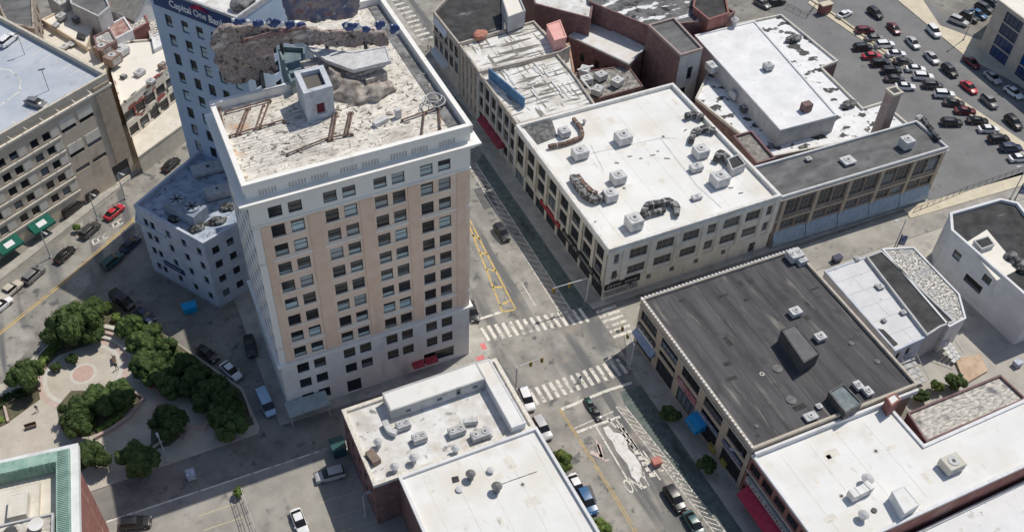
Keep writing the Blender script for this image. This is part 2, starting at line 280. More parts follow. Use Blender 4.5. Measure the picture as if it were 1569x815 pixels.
class Bld:
    def __init__(s, name, label, cat, pts, zt, par=.9, wall=wall_grey, roof=roof_white, cop=None, z0=0, thick=.35, group=None, cop_out=.08, noroof=False):
        area = sum(pts[k-1][0]*pts[k][1]-pts[k][0]*pts[k-1][1] for k in range(len(pts)))
        s.pts = [Vector((p[0], p[1], 0)) for p in pts]
        if area < 0: s.pts.reverse(); print('REVERSED', name, label)
        s.zt = zt; s.z0 = z0; s.zr = zt-par; s.wallm = wall; s.nw = 0; s.done = set()
        cen = sum(s.pts, Vector())/len(s.pts)
        s.o = root(name, (cen.x, cen.y, z0), label, cat, group)
        s.wallmb = {wall.name: MB()}; s.stuff = None; s.stuffp = None
        if not noroof: MB().prism(offset(s.pts, -.05), s.zr-.3, s.zr, bottom=False).build('roof', roof, s.o)
        if par > 0:
            a = offset(s.pts, cop_out); b = offset(s.pts, -thick); n = len(a); mb = MB(); zb = s.zr-.12
            for k in range(n):
                k2 = (k+1)%n
                A0, A1, B0, B1 = a[k], a[k2], b[k], b[k2]
                mb.face([(A0.x,A0.y,zb),(A1.x,A1.y,zb),(A1.x,A1.y,zt),(A0.x,A0.y,zt)])
                mb.face([(A0.x,A0.y,zt),(A1.x,A1.y,zt),(B1.x,B1.y,zt),(B0.x,B0.y,zt)])
                mb.face([(B0.x,B0.y,zt),(B1.x,B1.y,zt),(B1.x,B1.y,zb),(B0.x,B0.y,zb)])
                mb.face([(A1.x,A1.y,zb),(A0.x,A0.y,zb),(B0.x,B0.y,zb),(B1.x,B1.y,zb)])
            mb.build('parapet', cop or wall, s.o)
    def L(s, e): a, b = s.pts[e], s.pts[(e+1)%len(s.pts)]; return (b-a).length
    def fr(s, e):
        a, b = s.pts[e], s.pts[(e+1)%len(s.pts)]; t = (b-a).normalized(); return a, t, Vector((t.y, -t.x, 0)), (b-a).length
    def at(s, e, u, z, out=0): a, t, n, L_ = s.fr(e); return a + t*u + n*out + Vector((0,0,z))
    def face(s, e, z0, z1, wins=(), mat=None, depth=.28, nx=1, nz=2, frame=None, pane=None, name='window', stuff=False):
        "one band of wall on edge e, wins = (u0,u1,z0,z1)"
        s.done.add(e); mat = mat or s.wallm; mb = s.wallmb.setdefault(mat.name, MB())
        a, t, n, L_ = s.fr(e); frame = frame or frame_dark
        us = sorted({0, L_} | {w_[0] for w_ in wins} | {w_[1] for w_ in wins}); zs = sorted({z0, z1} | {w_[2] for w_ in wins} | {w_[3] for w_ in wins})
        def pt(u, z, d=0): q = a + t*u - n*d; return (q.x, q.y, z)
        for i in range(len(us)-1):
            for j in range(len(zs)-1):
                um, zm = (us[i]+us[i+1])/2, (zs[j]+zs[j+1])/2
                if any(w_[0] < um < w_[1] and w_[2] < zm < w_[3] for w_ in wins): continue
                mb.face([pt(us[i], zs[j]), pt(us[i+1], zs[j]), pt(us[i+1], zs[j+1]), pt(us[i], zs[j+1])])
        for (u0, u1, y0, y1) in wins:
            mb.face([pt(u0,y0), pt(u1,y0), pt(u1,y0,depth), pt(u0,y0,depth)]); mb.face([pt(u0,y1), pt(u0,y1,depth), pt(u1,y1,depth), pt(u1,y1)])
            mb.face([pt(u0,y0), pt(u0,y0,depth), pt(u0,y1,depth), pt(u0,y1)]); mb.face([pt(u1,y0), pt(u1,y1), pt(u1,y1,depth), pt(u1,y0,depth)])
            me, pe = win_meshes(u1-u0, y1-y0, nx, nz, frame)
            o3 = a + t*u0 - n*(depth-.08) + Vector((0,0,y0)) - s.o.location
            M4 = Matrix(((t.x, -n.x, 0, o3.x), (t.y, -n.y, 0, o3.y), (0, 0, 1, o3.z), (0,0,0,1)))
            if s.nw < 99 and not stuff:
                o = inst(me, name, s.o, M4); p = inst(pe, 'pane', o, Matrix.Identity(4), pane or glass); s.nw += 1
            else:
                if s.stuff is None: s.stuff = MB(); s.stuffp = MB()
                for src, dst in ((me, s.stuff), (pe, s.stuffp)):
                    i = len(dst.v); dst.v += [tuple(M4 @ v.co + s.o.location) for v in src.vertices]; dst.f += [tuple(i+q for q in pl.vertices) for pl in src.polygons]
                s.stuffm = (frame, pane or glass_dark)
    def grid(s, e, z0, z1, n, rows, wfrac=.5, m=(.8,.8), pair=0, mat=None, **k):
        "n bays, rows = [(z,h)], pair>0 splits each opening in two windows with that gap"
        L_ = s.L(e); sp = (L_-m[0]-m[1])/n; wins = []
        for (z, h_) in rows:
            for i in range(n):
                c_ = m[0]+sp*(i+.5); hw = sp*wfrac/2
                if pair: wins += [(c_-hw, c_-pair/2, z, z+h_), (c_+pair/2, c_+hw, z, z+h_)]
                else: wins.append((c_-hw, c_+hw, z, z+h_))
        s.face(e, z0, z1, wins, mat, **k)
    def band(s, name, e, z0, z1, out, mat, u0=None, u1=None, ov=0):
        a, t, n, L_ = s.fr(e); u0 = -ov if u0 is None else u0; u1 = L_+ov if u1 is None else u1
        q = [a+t*u0-n*.1, a+t*u1-n*.1, a+t*u1+n*out, a+t*u0+n*out]
        return MB().prism(q, z0, z1).build(name, mat, s.o)
    def ring(s, name, z0, z1, out, mat, inn=.15):
        a = offset(s.pts, out); b = offset(s.pts, -inn); n = len(a); mb = MB()
        for k in range(n):
            k2 = (k+1)%n; A0, A1, B0, B1 = a[k], a[k2], b[k], b[k2]
            mb.face([(A0.x,A0.y,z0),(A1.x,A1.y,z0),(A1.x,A1.y,z1),(A0.x,A0.y,z1)]); mb.face([(A0.x,A0.y,z1),(A1.x,A1.y,z1),(B1.x,B1.y,z1),(B0.x,B0.y,z1)]); mb.face([(A1.x,A1.y,z0),(A0.x,A0.y,z0),(B0.x,B0.y,z0),(B1.x,B1.y,z0)])
        return mb.build(name, mat, s.o)
    def pilasters(s, e, us, wd, z0, z1, out, mat, name='pilaster'):
        for u in us: s.band(name, e, z0, z1, out, mat, u-wd/2, u+wd/2)
    def end(s):
        for e in range(len(s.pts)):
            if e not in s.done: s.face(e, s.z0, s.zr)
        for nm, mb in s.wallmb.items():
            if mb.v: mb.build('wall', MATS[nm], s.o, fix=False)
        if s.stuff:
            tag(s.stuff.build('window', s.stuffm[0], s.o, fix=False), kind='stuff'); tag(s.stuffp.build('pane', s.stuffm[1], s.o, fix=False), kind='stuff')
        return s

def text_mesh(name, body, size, mat, M4, parent=None, sx=1.0, extrude=.03, bold=0.0, font=None):
    cu = bpy.data.curves.new(name, 'FONT'); cu.body = body; cu.size = size; cu.extrude = extrude; cu.offset = bold; cu.align_x = 'CENTER'; cu.align_y = 'CENTER'; cu.resolution_u = 2
    o = bpy.data.objects.new(name, cu); C.objects.link(o); bpy.context.view_layer.update()
    me = bpy.data.meshes.new_from_object(o.evaluated_get(bpy.context.evaluated_depsgraph_get())); bpy.data.objects.remove(o)
    for v in me.vertices: v.co.x *= sx
    me.materials.clear(); me.materials.append(mat)
    q = bpy.data.objects.new(name, me); C.objects.link(q)
    if parent: q.parent = parent; M4 = Matrix.Translation(-parent.location) @ M4
    q.matrix_basis = M4; return q
def wallM(b, e, u, z, out):
    a, t, n, L_ = b.fr(e); p = a+t*u+n*out
    return Matrix(((t.x, 0, n.x, p.x), (t.y, 0, n.y, p.y), (0, 1, 0, z), (0,0,0,1)))

# ------------------------------------------------------------------ ground, roads, pavements
struct('ground', MB().sheet([(-500,-200),(700,-200),(700,900),(-500,900)], -.02), asph_side)
struct('avenue', MB().sheet(GP([(3.5,-90),(26,-90),(25,-9.5),(25,2),(25,120),(3.5,120)]), .0), asph)
struct('cross_street', MB().sheet(GP([(3.5,-8.6),(3.5,.2),(-33,3.2),(-64,3.5),(-64,-7.5),(-28,-9.5)]), .004), asph_side)
struct('side_street', MB().sheet(GP([(25,-6.3),(180,-6.3),(180,.0),(25,.0)]), .004), M('asphalt_pale', g(.26, WARM), g(.40, WARM), .2, spots=[(g(.17), .5, .6, .75, one), (g(.44, WARM), .12, .55, .75, (.4,1,1))]))
struct('left_street', MB().sheet(PP([(-60,520),(-60,640),(60,520),(120,455),(330,235),(420,120),(395,110),(230,250),(90,370)]), .008), asph)
struct('north_street', MB().sheet(PP([(575,-20),(640,70),(668,75),(665,20),(735,-20)]), .004), asph)
struct('parking_lot', MB().sheet(PP([(1130,-60),(1240,-60),(1600,210),(1620,262),(1400,320),(1280,180),(1180,10)]), .004), asph_lot)
struct('far_street', MB().sheet(PP([(1270,-20),(1390,-20),(1640,170),(1640,240)]), .008), asph_lot)
struct('park_lot', MB().sheet(PP([(150,815),(163,799),(396,722),(530,680),(620,760),(640,850),(140,850)]), .012), MB and M('asphalt_bottom_lot', g(.27, WARM), g(.38, WARM), .2, spots=[(g(.16), .5, .6, .8, one), (g(.42, WARM), .1, .6, .8, one)]))
def walk(name, pts, mat=conc, h_=.13):
    return tag(MB().prism(pts, -.06, h_).build(name, mat), kind='structure')
# round the tall building
def arc(cu, cv, r, a0, a1, n=8): return [(cu+r*cos(radians(a0+(a1-a0)*k/n)), cv+r*sin(radians(a0+(a1-a0)*k/n))) for k in range(n+1)]
walk('pavement', GP([(-33.5,-1.2),(-10,-1.9)]+arc(1.0,1.0,3.4,-90,0)+[(4.2,40),(-33.5,40)]))
walk('pavement', GP([(25.0,1.2)]+[(100,.6),(100,2.6),(30,2.8),(30,60),(24.6,60),(24.6,4)]))
walk('pavement', GP([(26.0,-9),(27,-6.6),(60,-6.2),(60,-8.6),(28.6,-8.6),(28.6,-90),(24.6,-90),(24.3,-12)]))
walk('pavement', GP([(-26.5,-9.4),(1.2,-9.2),(3.8,-11.5),(3.8,-90),(0,-90),(0,-10),(-26.5,-10.4)]))
walk('pavement', PP([(1383,320),(1569,268),(1640,250),(1640,262),(1569,284),(1395,335)]), conc_tan)
walk('pavement', PP([(1244,-4),(1258,8),(1600,240),(1600,252),(1295,45),(1238,6)]), conc_tan)
walk('pavement', PP([(1350,-20),(1480,88),(1560,130),(1600,160),(1600,60),(1499,62),(1440,40),(1400,-20)]), conc_tan)
walk('pavement', PP([(-40,470),(0,430),(110,345),(205,270),(300,190),(430,85),(425,78),(300,172),(205,255),(110,330),(0,415),(-40,450)]))
walk('pavement', PP([(560,-20),(600,25),(641,72),(646,70),(620,30),(585,-20)]))
walk('pavement', PP([(640,95),(668,88),(800,240),(795,262),(700,150)]))
struct('alley', MB().sheet(GP([(60,-6.5),(62,-40),(72,-48),(100,-40),(140,-20),(140,-6.5)]), .008), M('alley_concrete', g(.36, WARM), g(.46, WARM), .3, spots=[(g(.2), .4, .6, .8, one)]))
# ------------------------------------------------------------------ painted markings
def marks(name, mb, mat=white_mark): return tag(mb.build(name, mat, fix=False), kind='structure')
mz = .020
m = MB()
for k in range(15):
    u = 4.6+1.28*k; v0 = 1.9-.16*(u-4); m.sheet(GP([(u,v0),(u+.62,v0),(u+.62,v0+3.5),(u,v0+3.5)]), mz)
marks('zebra_crossing', m)
m = MB()
for k in range(14):
    u = 6.4+1.28*k; m.sheet(GP([(u,-13.8),(u+.62,-13.8),(u+.62,-10.4),(u,-10.4)]), mz)
marks('zebra_crossing', m)
m = MB()
for k in range(6): v = -6.2+1.25*k; m.sheet(GP([(25.2,v),(29.2,v),(29.2,v+.6),(25.2,v+.6)]), mz)
marks('zebra_crossing', m)
m = MB()
for k in range(11):
    t = k/10; a = P(594+t*52, -5+t*72); b = P(610+t*50, -8+t*68); m.stroke([P(592+t*52,-4+t*66), P(611+t*52,-9+t*66)], .8, mz)
marks('zebra_crossing', m)
m = MB(); m.stroke(PP([(860,627),(925,600),(968,586)]), .55, mz); m.stroke(PP([(884,662),(950,638)]), .5, mz); m.stroke(PP([(880,656),(940,630)]), .2, mz)
m.stroke(PP([(913,653),(966,742)]), .3, mz); m.stroke(PP([(943,641),(1012,735)]), .25, mz); m.stroke(PP([(718,494),(768,478)]), .5, mz)
m.stroke(PP([(800,434),(820,468)]), .15, mz); m.stroke(PP([(1018,690),(1040,712)]), .14, mz)
m.stroke(PP([(163,799),(396,722),(522,680)]), .3, mz)
for k in range(9): t = k/9; m.stroke(PP([(952+t*52, 655+t*78), (954+t*52, 661+t*78)]), .9, mz)
marks('road_line', m)
# ladder hatching of the bike lane buffer
m = MB()
for (a0, a1, b0, b1, n) in (((716,252),(862,487),(729,250),(880,483),26), ((943,622),(1094,815),(958,622),(1112,815),22)):
    m.stroke(PP([a0, a1]), .16, mz); m.stroke(PP([b0, b1]), .16, mz)
    for k in range(n):
        t = k/n; t2 = min(1, (k+1)/n)
        m.stroke(PP([(a0[0]+(a1[0]-a0[0])*t, a0[1]+(a1[1]-a0[1])*t), (b0[0]+(b1[0]-b0[0])*t2, b0[1]+(b1[1]-b0[1])*t2)]), .14, mz)
m.stroke(PP([(1022,712),(1045,745)]), .15, mz)
marks('hatched_buffer', m)
m = MB()
m.stroke(PP([(715,335),(770,478)]), .32, mz); m.stroke(PP([(720,338),(790,474),(770,478)]), .32, mz)
for (a, b) in (((724,360),(735,367)), ((735,387),(747,390)), ((745,413),(760,415)), ((755,440),(772,440)), ((766,468),(782,460))): m.stroke(PP([a, b]), .45, mz)
m.stroke(PP([(858,625),(888,672),(950,770),(985,830)]), .14, mz); m.stroke(PP([(856,626),(885,672),(946,770),(980,830)]), .14, mz)
m.stroke(PP([(-20,532),(0,512),(100,432),(210,333)]), .28, mz); m.stroke(PP([(210,331),(330,218)]), .28, mz); m.stroke(PP([(-20,528),(0,508),(100,428),(210,329)]), .16, mz)
marks('yellow_line', m, yellow_mark)
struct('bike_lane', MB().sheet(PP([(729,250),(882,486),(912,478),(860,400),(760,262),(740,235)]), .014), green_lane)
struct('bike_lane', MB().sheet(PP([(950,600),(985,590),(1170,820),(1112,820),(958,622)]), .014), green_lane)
def road_text(body, px, py, size, ang_, sx=.5, name='road_lettering'):
    p = P(px, py); p.z = .024; M4 = Matrix.Translation(p) @ Matrix.Rotation(ang_, 4, 'Z') @ Matrix.Diagonal((sx, 1, 1, 1))
    return tag(text_mesh(name, body, size, white_mark, M4, extrude=.001, bold=.02), kind='structure')
road_text('ONLY', 976, 741, 3.8, GA, .40); road_text('ONLY', 1006, 716, 3.2, GA, .32)
m = MB()
for (cx_, cy_, nn) in ((150,372,3), (181,346,2)):
    for k in range(nn):
        for (dx, dy) in ((0,0),(3.2,6)):
            m.stroke(PP([(cx_-9+k*8+dx, cy_-3-k*4+dy), (cx_-3+k*8+dx, cy_-7-k*4+dy)]), .3, mz)
        m.stroke(PP([(cx_-9+k*8, cy_-3-k*4), (cx_-5+k*8, cy_+4-k*4)]), .35, mz)
marks('lane_symbol', m)
m = MB(); m.stroke(PP([(913,673),(925,706),(933,704)]), .3, mz); m.stroke(PP([(905,692),(922,700),(917,680)]), .7, mz)
marks('lane_arrow', m, M('mark_pale_pink', (.55,.42,.38), (.70,.58,.54), 1.))
m = MB()
for (x0, y0, x1, y1) in ((305,790,358,772),(312,812,372,792),(490,770,560,748),(505,795,575,772),(520,815,600,790)): m.stroke(PP([(x0,y0),(x1,y1)]), .14, mz)
marks('stall_line', m, M('mark_old_yellow', (.50,.45,.28), (.62,.56,.36), 1.5))
m = MB()   # dark repair patches and manholes in the road surface
for pts in ([(878,748),(905,742),(915,768),(892,775)], [(1062,760),(1085,754),(1100,785),(1078,792)], [(935,545),(945,542),(965,560),(950,563)], [(725,290),(745,285),(762,315),(742,322)]): m.sheet(PP(pts), .010)
struct('road_patch', m, M('asphalt_patch', g(.11), g(.16), .8))
# tactile ramps on the corner
m = MB(); m.sheet(GP([(3.0,.3),(3.9,.3),(3.9,1.7),(3.0,1.7)]), .138); m.sheet(GP([(1.2,-1.6),(2.6,-1.6),(2.6,-.7),(1.2,-.7)]), .138)
struct('tactile_paving', m, M('tactile_red', (.62,.16,.16), (.72,.26,.24), 2.))

# ------------------------------------------------------------------ park
walk('park_paving', PP([(-60,700),(-60,640),(0,590),(60,540),(105,500),(180,455),(232,500),(300,545),(372,595),(398,655),(396,664),(137,754),(60,790),(-60,800)]), plaza, .14)
pc = P(128, 573); 
def disc(r, n=48, c_=pc): return [(c_.x+r*cos(2*pi*k/n), c_.y+r*sin(2*pi*k/n)) for k in range(n)]
struct('plaza_circle', MB().sheet(disc(7.7), .146), plaza_band)
struct('plaza_circle', MB().sheet(disc(6.6), .151), plaza_pale)
struct('plaza_circle', MB().sheet(disc(5.9), .156), plaza)
struct('plaza_circle', MB().sheet(disc(2.25), .161), plaza_pale)
struct('plaza_circle', MB().sheet(disc(1.75), .166), plaza_pink)
struct('planting_bed', MB().prism(PP([(55,545),(95,515),(175,462),(195,475),(165,520),(90,545),(60,572)]), .1, .3), soil_m)
struct('planting_bed', MB().prism(PP([(190,470),(232,500),(300,548),(368,598),(390,650),(350,668),(330,640),(262,590),(205,580),(195,540)]), .1, .3), soil_m)
struct('planting_bed', MB().prism(PP([(140,668),(180,640),(222,612),(205,600),(160,600),(110,600),(88,625),(95,660),(120,670)]), .1, .35), soil_m)
struct('planting_bed', MB().prism(PP([(-30,640),(50,585),(60,600),(62,612),(10,650),(-30,670)]), .1, .3), soil_m)
struct('planting_bed', MB().prism(PP([(232,655),(285,660),(262,682),(232,690)]), .1, .3), soil_m)
def lowwall(name, label, cat, pts, wd, h_, mat, z=.1, group=None):
    pts = [Vector((p[0],p[1],0)) for p in pts]; L_ = []; R_ = []
    for k, p in enumerate(pts):
        d = (pts[min(k+1,len(pts)-1)]-pts[max(k-1,0)]).normalized(); q = Vector((-d.y,d.x,0))*wd/2; L_.append(p+q); R_.append(p-q)
    mb = MB(); n = len(pts)
    for k in range(n-1):
        a, b, c_, d = L_[k], L_[k+1], R_[k+1], R_[k]
        mb.face([(a.x,a.y,z+h_),(b.x,b.y,z+h_),(c_.x,c_.y,z+h_),(d.x,d.y,z+h_)]); mb.face([(a.x,a.y,z),(b.x,b.y,z),(b.x,b.y,z+h_),(a.x,a.y,z+h_)]); mb.face([(d.x,d.y,z),(c_.x,c_.y,z),(c_.x,c_.y,z+h_),(d.x,d.y,z+h_)])
    for k in (0, n-1): a, d = L_[k], R_[k]; mb.face([(a.x,a.y,z),(d.x,d.y,z),(d.x,d.y,z+h_),(a.x,a.y,z+h_)])
    return tag(mb.build(name, mat), label, cat, group)
lowwall('garden_wall', 'curved pink stone retaining wall below the three clustered park trees', 'low wall', PP([(146,673),(175,658),(200,640),(222,613),(208,603)]), .5, .7, plaza_band)
lowwall('garden_wall', 'thin zigzag garden wall between the shaded park paths', 'low wall', PP([(235,688),(262,668),(275,663),(282,673),(297,655),(313,660),(330,630)]), .35, .5, plaza_band)
lowwall('garden_wall', 'low wall bordering the paved plaza left of the round pavement', 'low wall', PP([(14,648),(8,624),(40,600),(63,590),(62,600)]), .4, .6, plaza_band)
lowwall('garden_wall', 'low stone edge along the hedge on the street side of the plaza', 'low wall', PP([(55,560),(60,548),(78,530),(100,522)]), .35, .6, kerb_m)
lowwall('garden_wall', 'short wall at the car side corner of the shaded park bed', 'low wall', PP([(372,600),(380,620),(386,640)]), .4, .7, plaza_band)
for r_, h_, lb in ((8.0, .5, 'inner'), (8.8, .95, 'middle'), (9.6, 1.4, 'outer')):
    a0, a1 = 5, 95
    lowwall('curved_bench', lb+' tier of the curved stone steps round the plaza', 'stone steps', [(pc.x+r_*cos(radians(a0+(a1-a0)*k/16)), pc.y+r_*sin(radians(a0+(a1-a0)*k/16))) for k in range(17)], .78, h_, plaza_pale if r_ != 8.8 else plaza_band, group='curved steps round the plaza')

# ------------------------------------------------------------------ tall building
b = Bld('tall_building', 'twelve storey tan brick and white stone office tower with overhanging cornice', 'building',
        GP([(-31.3,.5),(.5,.5),(.5,36.5),(-14,36.5),(-14,19.5),(-31.0,19.5)]), 49.3, 1.2, wall=stone_white, roof=roof_old, thick=.45, cop=stone_white, cop_out=.25)
L0 = b.L(0)
cols = []
for x in (3.45,6.2,11.1,13.8,18.3,20.95,25.15,27.85): cols.append((x-.95, x+.95))
FH = 3.67; zb0 = 12.5
rows_b = [1.3, 5.3, 9.1]
zrow = [13.1+FH*k for k in range(8)]
def W(rows, h_, cs=cols): return [(a, c_, z, z+h_) for z in rows for (a, c_) in cs]
b.face(0, 45.0, b.zr, (), stone_white)
b.face(0, 41.6, 45.0, W([42.4], 1.95), stone_white, pane=glass)
b.face(0, zb0, 41.6, W(zrow, 2.2), brick_tan)
sh = [w_ for w_ in W(rows_b[1:], 2.2)] + [(a, c_, 1.2, 3.6) for (a, c_) in cols[:2]] + [(cols[2][0]-.1, cols[2][1]+.4, .3, 3.3), (cols[6][0]-.6, cols[7][1]+.2, 1.2, 3.7)]
b.face(0, 0, zb0, sh, stone_base, pane=glass_dark)
b.ring('belt_course', 11.9, 12.2, .25, stone_white); b.ring('belt_course', 12.2, 12.6, .5, stone_white); b.ring('cornice', 45.5, 46.0, .5, stone_white); b.ring('cornice', 46.0, 46.35, .9, stone_white); b.ring('cornice', 46.35, 46.6, 1.2, stone_white); b.ring('belt_course', 41.4, 41.7, .12, stone_white)
for k in (1, 6): b.band('belt_course', 0, zrow[k+0]-.75, zrow[k+0]-.45, .10, stone_white)
for c_ in cols:
    b.band('sill', 0, 0, 0.001, 0, stone_white) if False else None
for z in zrow:
    for k in range(4): b.band('sill', 0, z-.22, z-.02, .12, panel_beige, cols[2*k][0]-.15, cols[2*k+1][1]+.15)
for (u_, w_) in ((8.65,1.9),(16.05,1.9),(23.05,1.6),(30.4,1.4),(1.55,1.0)): b.band('pier', 0, 13.0, 41.35, .14, M('brick_pier', (.78,.56,.42), (.86,.66,.52), .5, spots=[((.6,.42,.32), .5, .6, .85, (1,1,.2))]), u_-w_/2, u_+w_/2)
b.band('corner_strip', 0, zb0, 41.3, .10, stone_white, .0, 1.0)
# balusters carved into the parapet face
for k in range(8):
    u = 1.9+k*3.55+(.5 if k % 2 else 0)
    mb = MB(); a, t, n, L_ = b.fr(0)
    for q in range(6):
        p = a+t*(u+q*.42)+n*.0; mb.box((p.x, p.y, 46.85), (.2,.16,.95))
    mb.build('balustrade', metal_grey, b.o)
MB().prism(GP([(-2.0,1.4),(-.2,1.4),(-.2,36),(-2.0,36)]), 48.05, 48.2).build('parapet_shade_strip', M('parapet_shade_grey', g(.10), g(.3), .8), b.o)  # dark strip stands in for the shaded inner face of the parapet
# long left flank
zs_all = [1.7]+rows_b[1:]+zrow+[42.4]
e = 5
Lf = b.L(e)
fl = [(c_-1.05, c_+1.05) for c_ in [Lf*(k+.5)/6 for k in range(6)]]
b.face(e, 0, b.zr, W(zs_all, 2.0, fl), stone_white, pane=glass_dark, stuff=True)
b.end()
T1 = b
# rooftop clutter of the tall building
zt = 48.12
def pen(name, label, cat, pts, z0, h_, wall, roof, par=.3, group=None, thick=.2):
    q = Bld(name, label, cat, pts, z0+h_, par, wall=wall, roof=roof, z0=z0-.02, thick=thick, group=group, cop_out=.05); return q
q = pen('rooftop_bulkhead', 'grey blue stair bulkhead with dark red door on the old tower roof', 'bulkhead', PP([(472,189),(514,177),(500,145),(457,155)], zt), zt, 5.0, M('bulk_wall', (.46,.49,.54), (.62,.65,.70), .7, spots=[(g(.3), .9, .6, .75, (1,1,.3))]), M('bulk_roof', (.13,.12,.11)), .7, thick=.7)
q.face(0, zt-.02, q.zr, [(1.5, 2.8, zt+.9, zt+2.7)], pane=M('door_red', (.14,.03,.04)), nz=1, frame=frame_white, name='door'); q.end()
def steel(name, label, strokes, w_=.3, h_=.35, z=zt, legs=True):
    mb = MB()
    for pts in strokes:
        pp = PP(pts, z+h_)
        mb.tube(pp, w_/2, 4)
        if legs:
            for p in pp: mb.box((p.x, p.y, z-.02), (w_, w_, h_))
    return tag(mb.build(name, rust_m), label, 'roof frame')
steel('steel_grillage', 'rusty rail frame in the left corner of the old tower roof', [[(352,208),(434,184),(436,186)],[(362,206),(378,166)],[(398,195),(413,155)],[(345,172),(414,153)],[(336,165),(346,212)],[(368,204),(382,165)],[(392,196),(404,160)]])
steel('steel_grillage', 'rusty rail frame in the middle front of the old tower roof', [[(440,236),(500,212),(540,205)],[(504,214),(512,170)],[(533,204),(540,172)],[(509,212),(516,172)],[(528,206),(536,172)]])
steel('steel_grillage', 'rusty rail frame in the right corner of the old tower roof', [[(616,184),(650,172)],[(646,205),(650,172)],[(674,196),(672,158)],[(652,172),(680,160)]])
mb = MB()
for k in range(16): 
    y = 196+k*4.0; x0 = 352+k*2.0; mb.stroke(PP([(x0, y+6), (x0+150-k*2, y-34+k*.6)], zt), .12, zt+.02)
tag(mb.build('roof_batten', roof_white_dirty), 'faint parallel battens across the front of the old tower roof', 'battens')
random.seed(3)
mb = MB()
for k in range(90):
    x = random.uniform(360,690); y = 262-(x-360)*.27-random.uniform(0,70); p = P(x, y, zt); mb.box((p.x, p.y, zt-.02), (random.uniform(.2,1.1), random.uniform(.1,.4), random.uniform(.05,.22)), rz=random.uniform(0,3))
tag(mb.build('roof_debris', M('debris', g(.22, WARM), g(.5, WARM), 1.)), 'scattered broken debris over the old white tower roof', 'debris', kind='stuff')
random.seed(8)
for k, (x, y, z_, w_, d_, h_, r_) in enumerate(((492,100,50.2,5.4,2.6,.7,.2),(520,118,49.4,3.2,2.4,1.2,.9),(552,124,49.2,4.2,1.6,1.0,.1),(575,128,48.6,3.4,1.4,1.6,.4),(556,112,50.2,5.0,1.2,.5,.25),(540,148,47.4,3.2,1.0,1.3,.5))):
    tag(MB().box(P(x,y,z_), (w_,d_,h_), GA+r_*.5).build('machinery_casing', M('casing_brown', (.30,.26,.23), (.62,.57,.52), 1.2, contrast=(.4,.6))), ('tilted slatted casing just behind the stair bulkhead','brown casing half sunk in the crumpled machinery','long pale casing across the crumpled machinery','brown casing at the right end of the crumpled machinery','thin pale slab over the crumpled machinery','low brown casing in front of the crumpled machinery')[k], 'casing')
tag(MB().box(P(583,190,zt), (2.2,.9,.7), rz=GA+.3).box(P(610,180,zt), (.8,.7,1.4)).build('roof_vent', metal_light), 'small pale vent box lying on the right half of the tower roof', 'vent')
mb = MB(); c_ = P(665,162,zt)
for r_ in (1.6, 1.1): mb.tube([(c_.x+r_*cos(k*pi/8), c_.y+r_*sin(k*pi/8), zt+.9+(r_==1.1)*.5) for k in range(17)], .09, 5)
for k in range(6): mb.tube([(c_.x+1.6*cos(k*pi/3), c_.y+1.6*sin(k*pi/3), zt), (c_.x+1.1*cos(k*pi/3), c_.y+1.1*sin(k*pi/3), zt+1.4)], .07, 4)
tag(mb.build('tank_frame', metal_grey), 'round wire tank frame in the right rear corner of the tower roof', 'frame')
# lumpy masses (wrapped machinery) behind the bulkhead
def lump(name, label, cat, cells, mat, amp=.35, seed=1, sub=3, z_fac=1.0, parent=None, vox=.45):
    if name == 'roof_junk' and len(cells) > 1:
        for k, c_ in enumerate(cells): lump(name, label.replace('#', ('first','second','third','fourth')[k]), cat, [c_], mat, amp, seed+k, sub, z_fac, parent, vox)
        return None
    "cells = (centre Vector, rx, ry, rz)"
    bm = bmesh.new()
    for (c_, rx, ry, rz) in cells:
        r_ = bmesh.ops.create_icosphere(bm, subdivisions=sub, radius=1.0)
        for v in r_['verts']:
            d = 1 + amp*.45*(sin(v.co.x*5.1+seed)+sin(v.co.y*6.3+seed*2)+sin(v.co.z*5.7+seed*3))*.5
            x, y, z = v.co.x*rx*d, v.co.y*ry*d, v.co.z*rz*d
            v.co = Vector((x*cos(GA)-y*sin(GA), x*sin(GA)+y*cos(GA), z)) + c_
    me = bpy.data.meshes.new(name); bm.to_mesh(me); bm.free()
    if vox:
        o0 = bpy.data.objects.new('tmp', me); C.objects.link(o0); md = o0.modifiers.new('r', 'REMESH'); md.mode = 'VOXEL'; md.voxel_size = vox
        bpy.context.view_layer.update(); me2 = bpy.data.meshes.new_from_object(o0.evaluated_get(bpy.context.evaluated_depsgraph_get())); bpy.data.objects.remove(o0); me = me2; me.name = name
        from mathutils import noise as NZ
        for v in me.vertices:
            nn = NZ.noise_vector(v.co*.55)*amp*1.4 + NZ.noise_vector(v.co*1.7)*amp*.5; v.co += nn
    for p in me.polygons: p.use_smooth = True
    me.materials.clear(); me.materials.append(mat)
    cen = sum((c_ for c_, *_ in cells), Vector())/len(cells)
    for v in me.vertices: v.co -= cen
    o = bpy.data.objects.new(name, me); C.objects.link(o); o.location = cen
    if parent: o.parent = parent; o.location = cen-parent.location; return o
    return tag(o, label, cat)
lump('wrapped_machinery', 'dark brown crumpled machinery behind the stair bulkhead on the tower roof', 'machinery',
     [(P(540,135,48.6),4.0,2.6,1.8),(P(512,128,49.2),2.2,2.2,2.2),(P(572,142,48.4),3.2,2.2,1.5),(P(550,158,47.6),3.5,1.3,1.1)], M('machinery_brown', (.20,.17,.15), (.48,.43,.38), .8, contrast=(.4,.6), bump=.4), .5, 2)
mass = root('fused_sign_artefact', P(470,95,49), 'sprawling brown crumpled netting with navy and white sign remnants behind the tower', 'sign structure')  # fused map artefact given solid form, no actual net hangs here
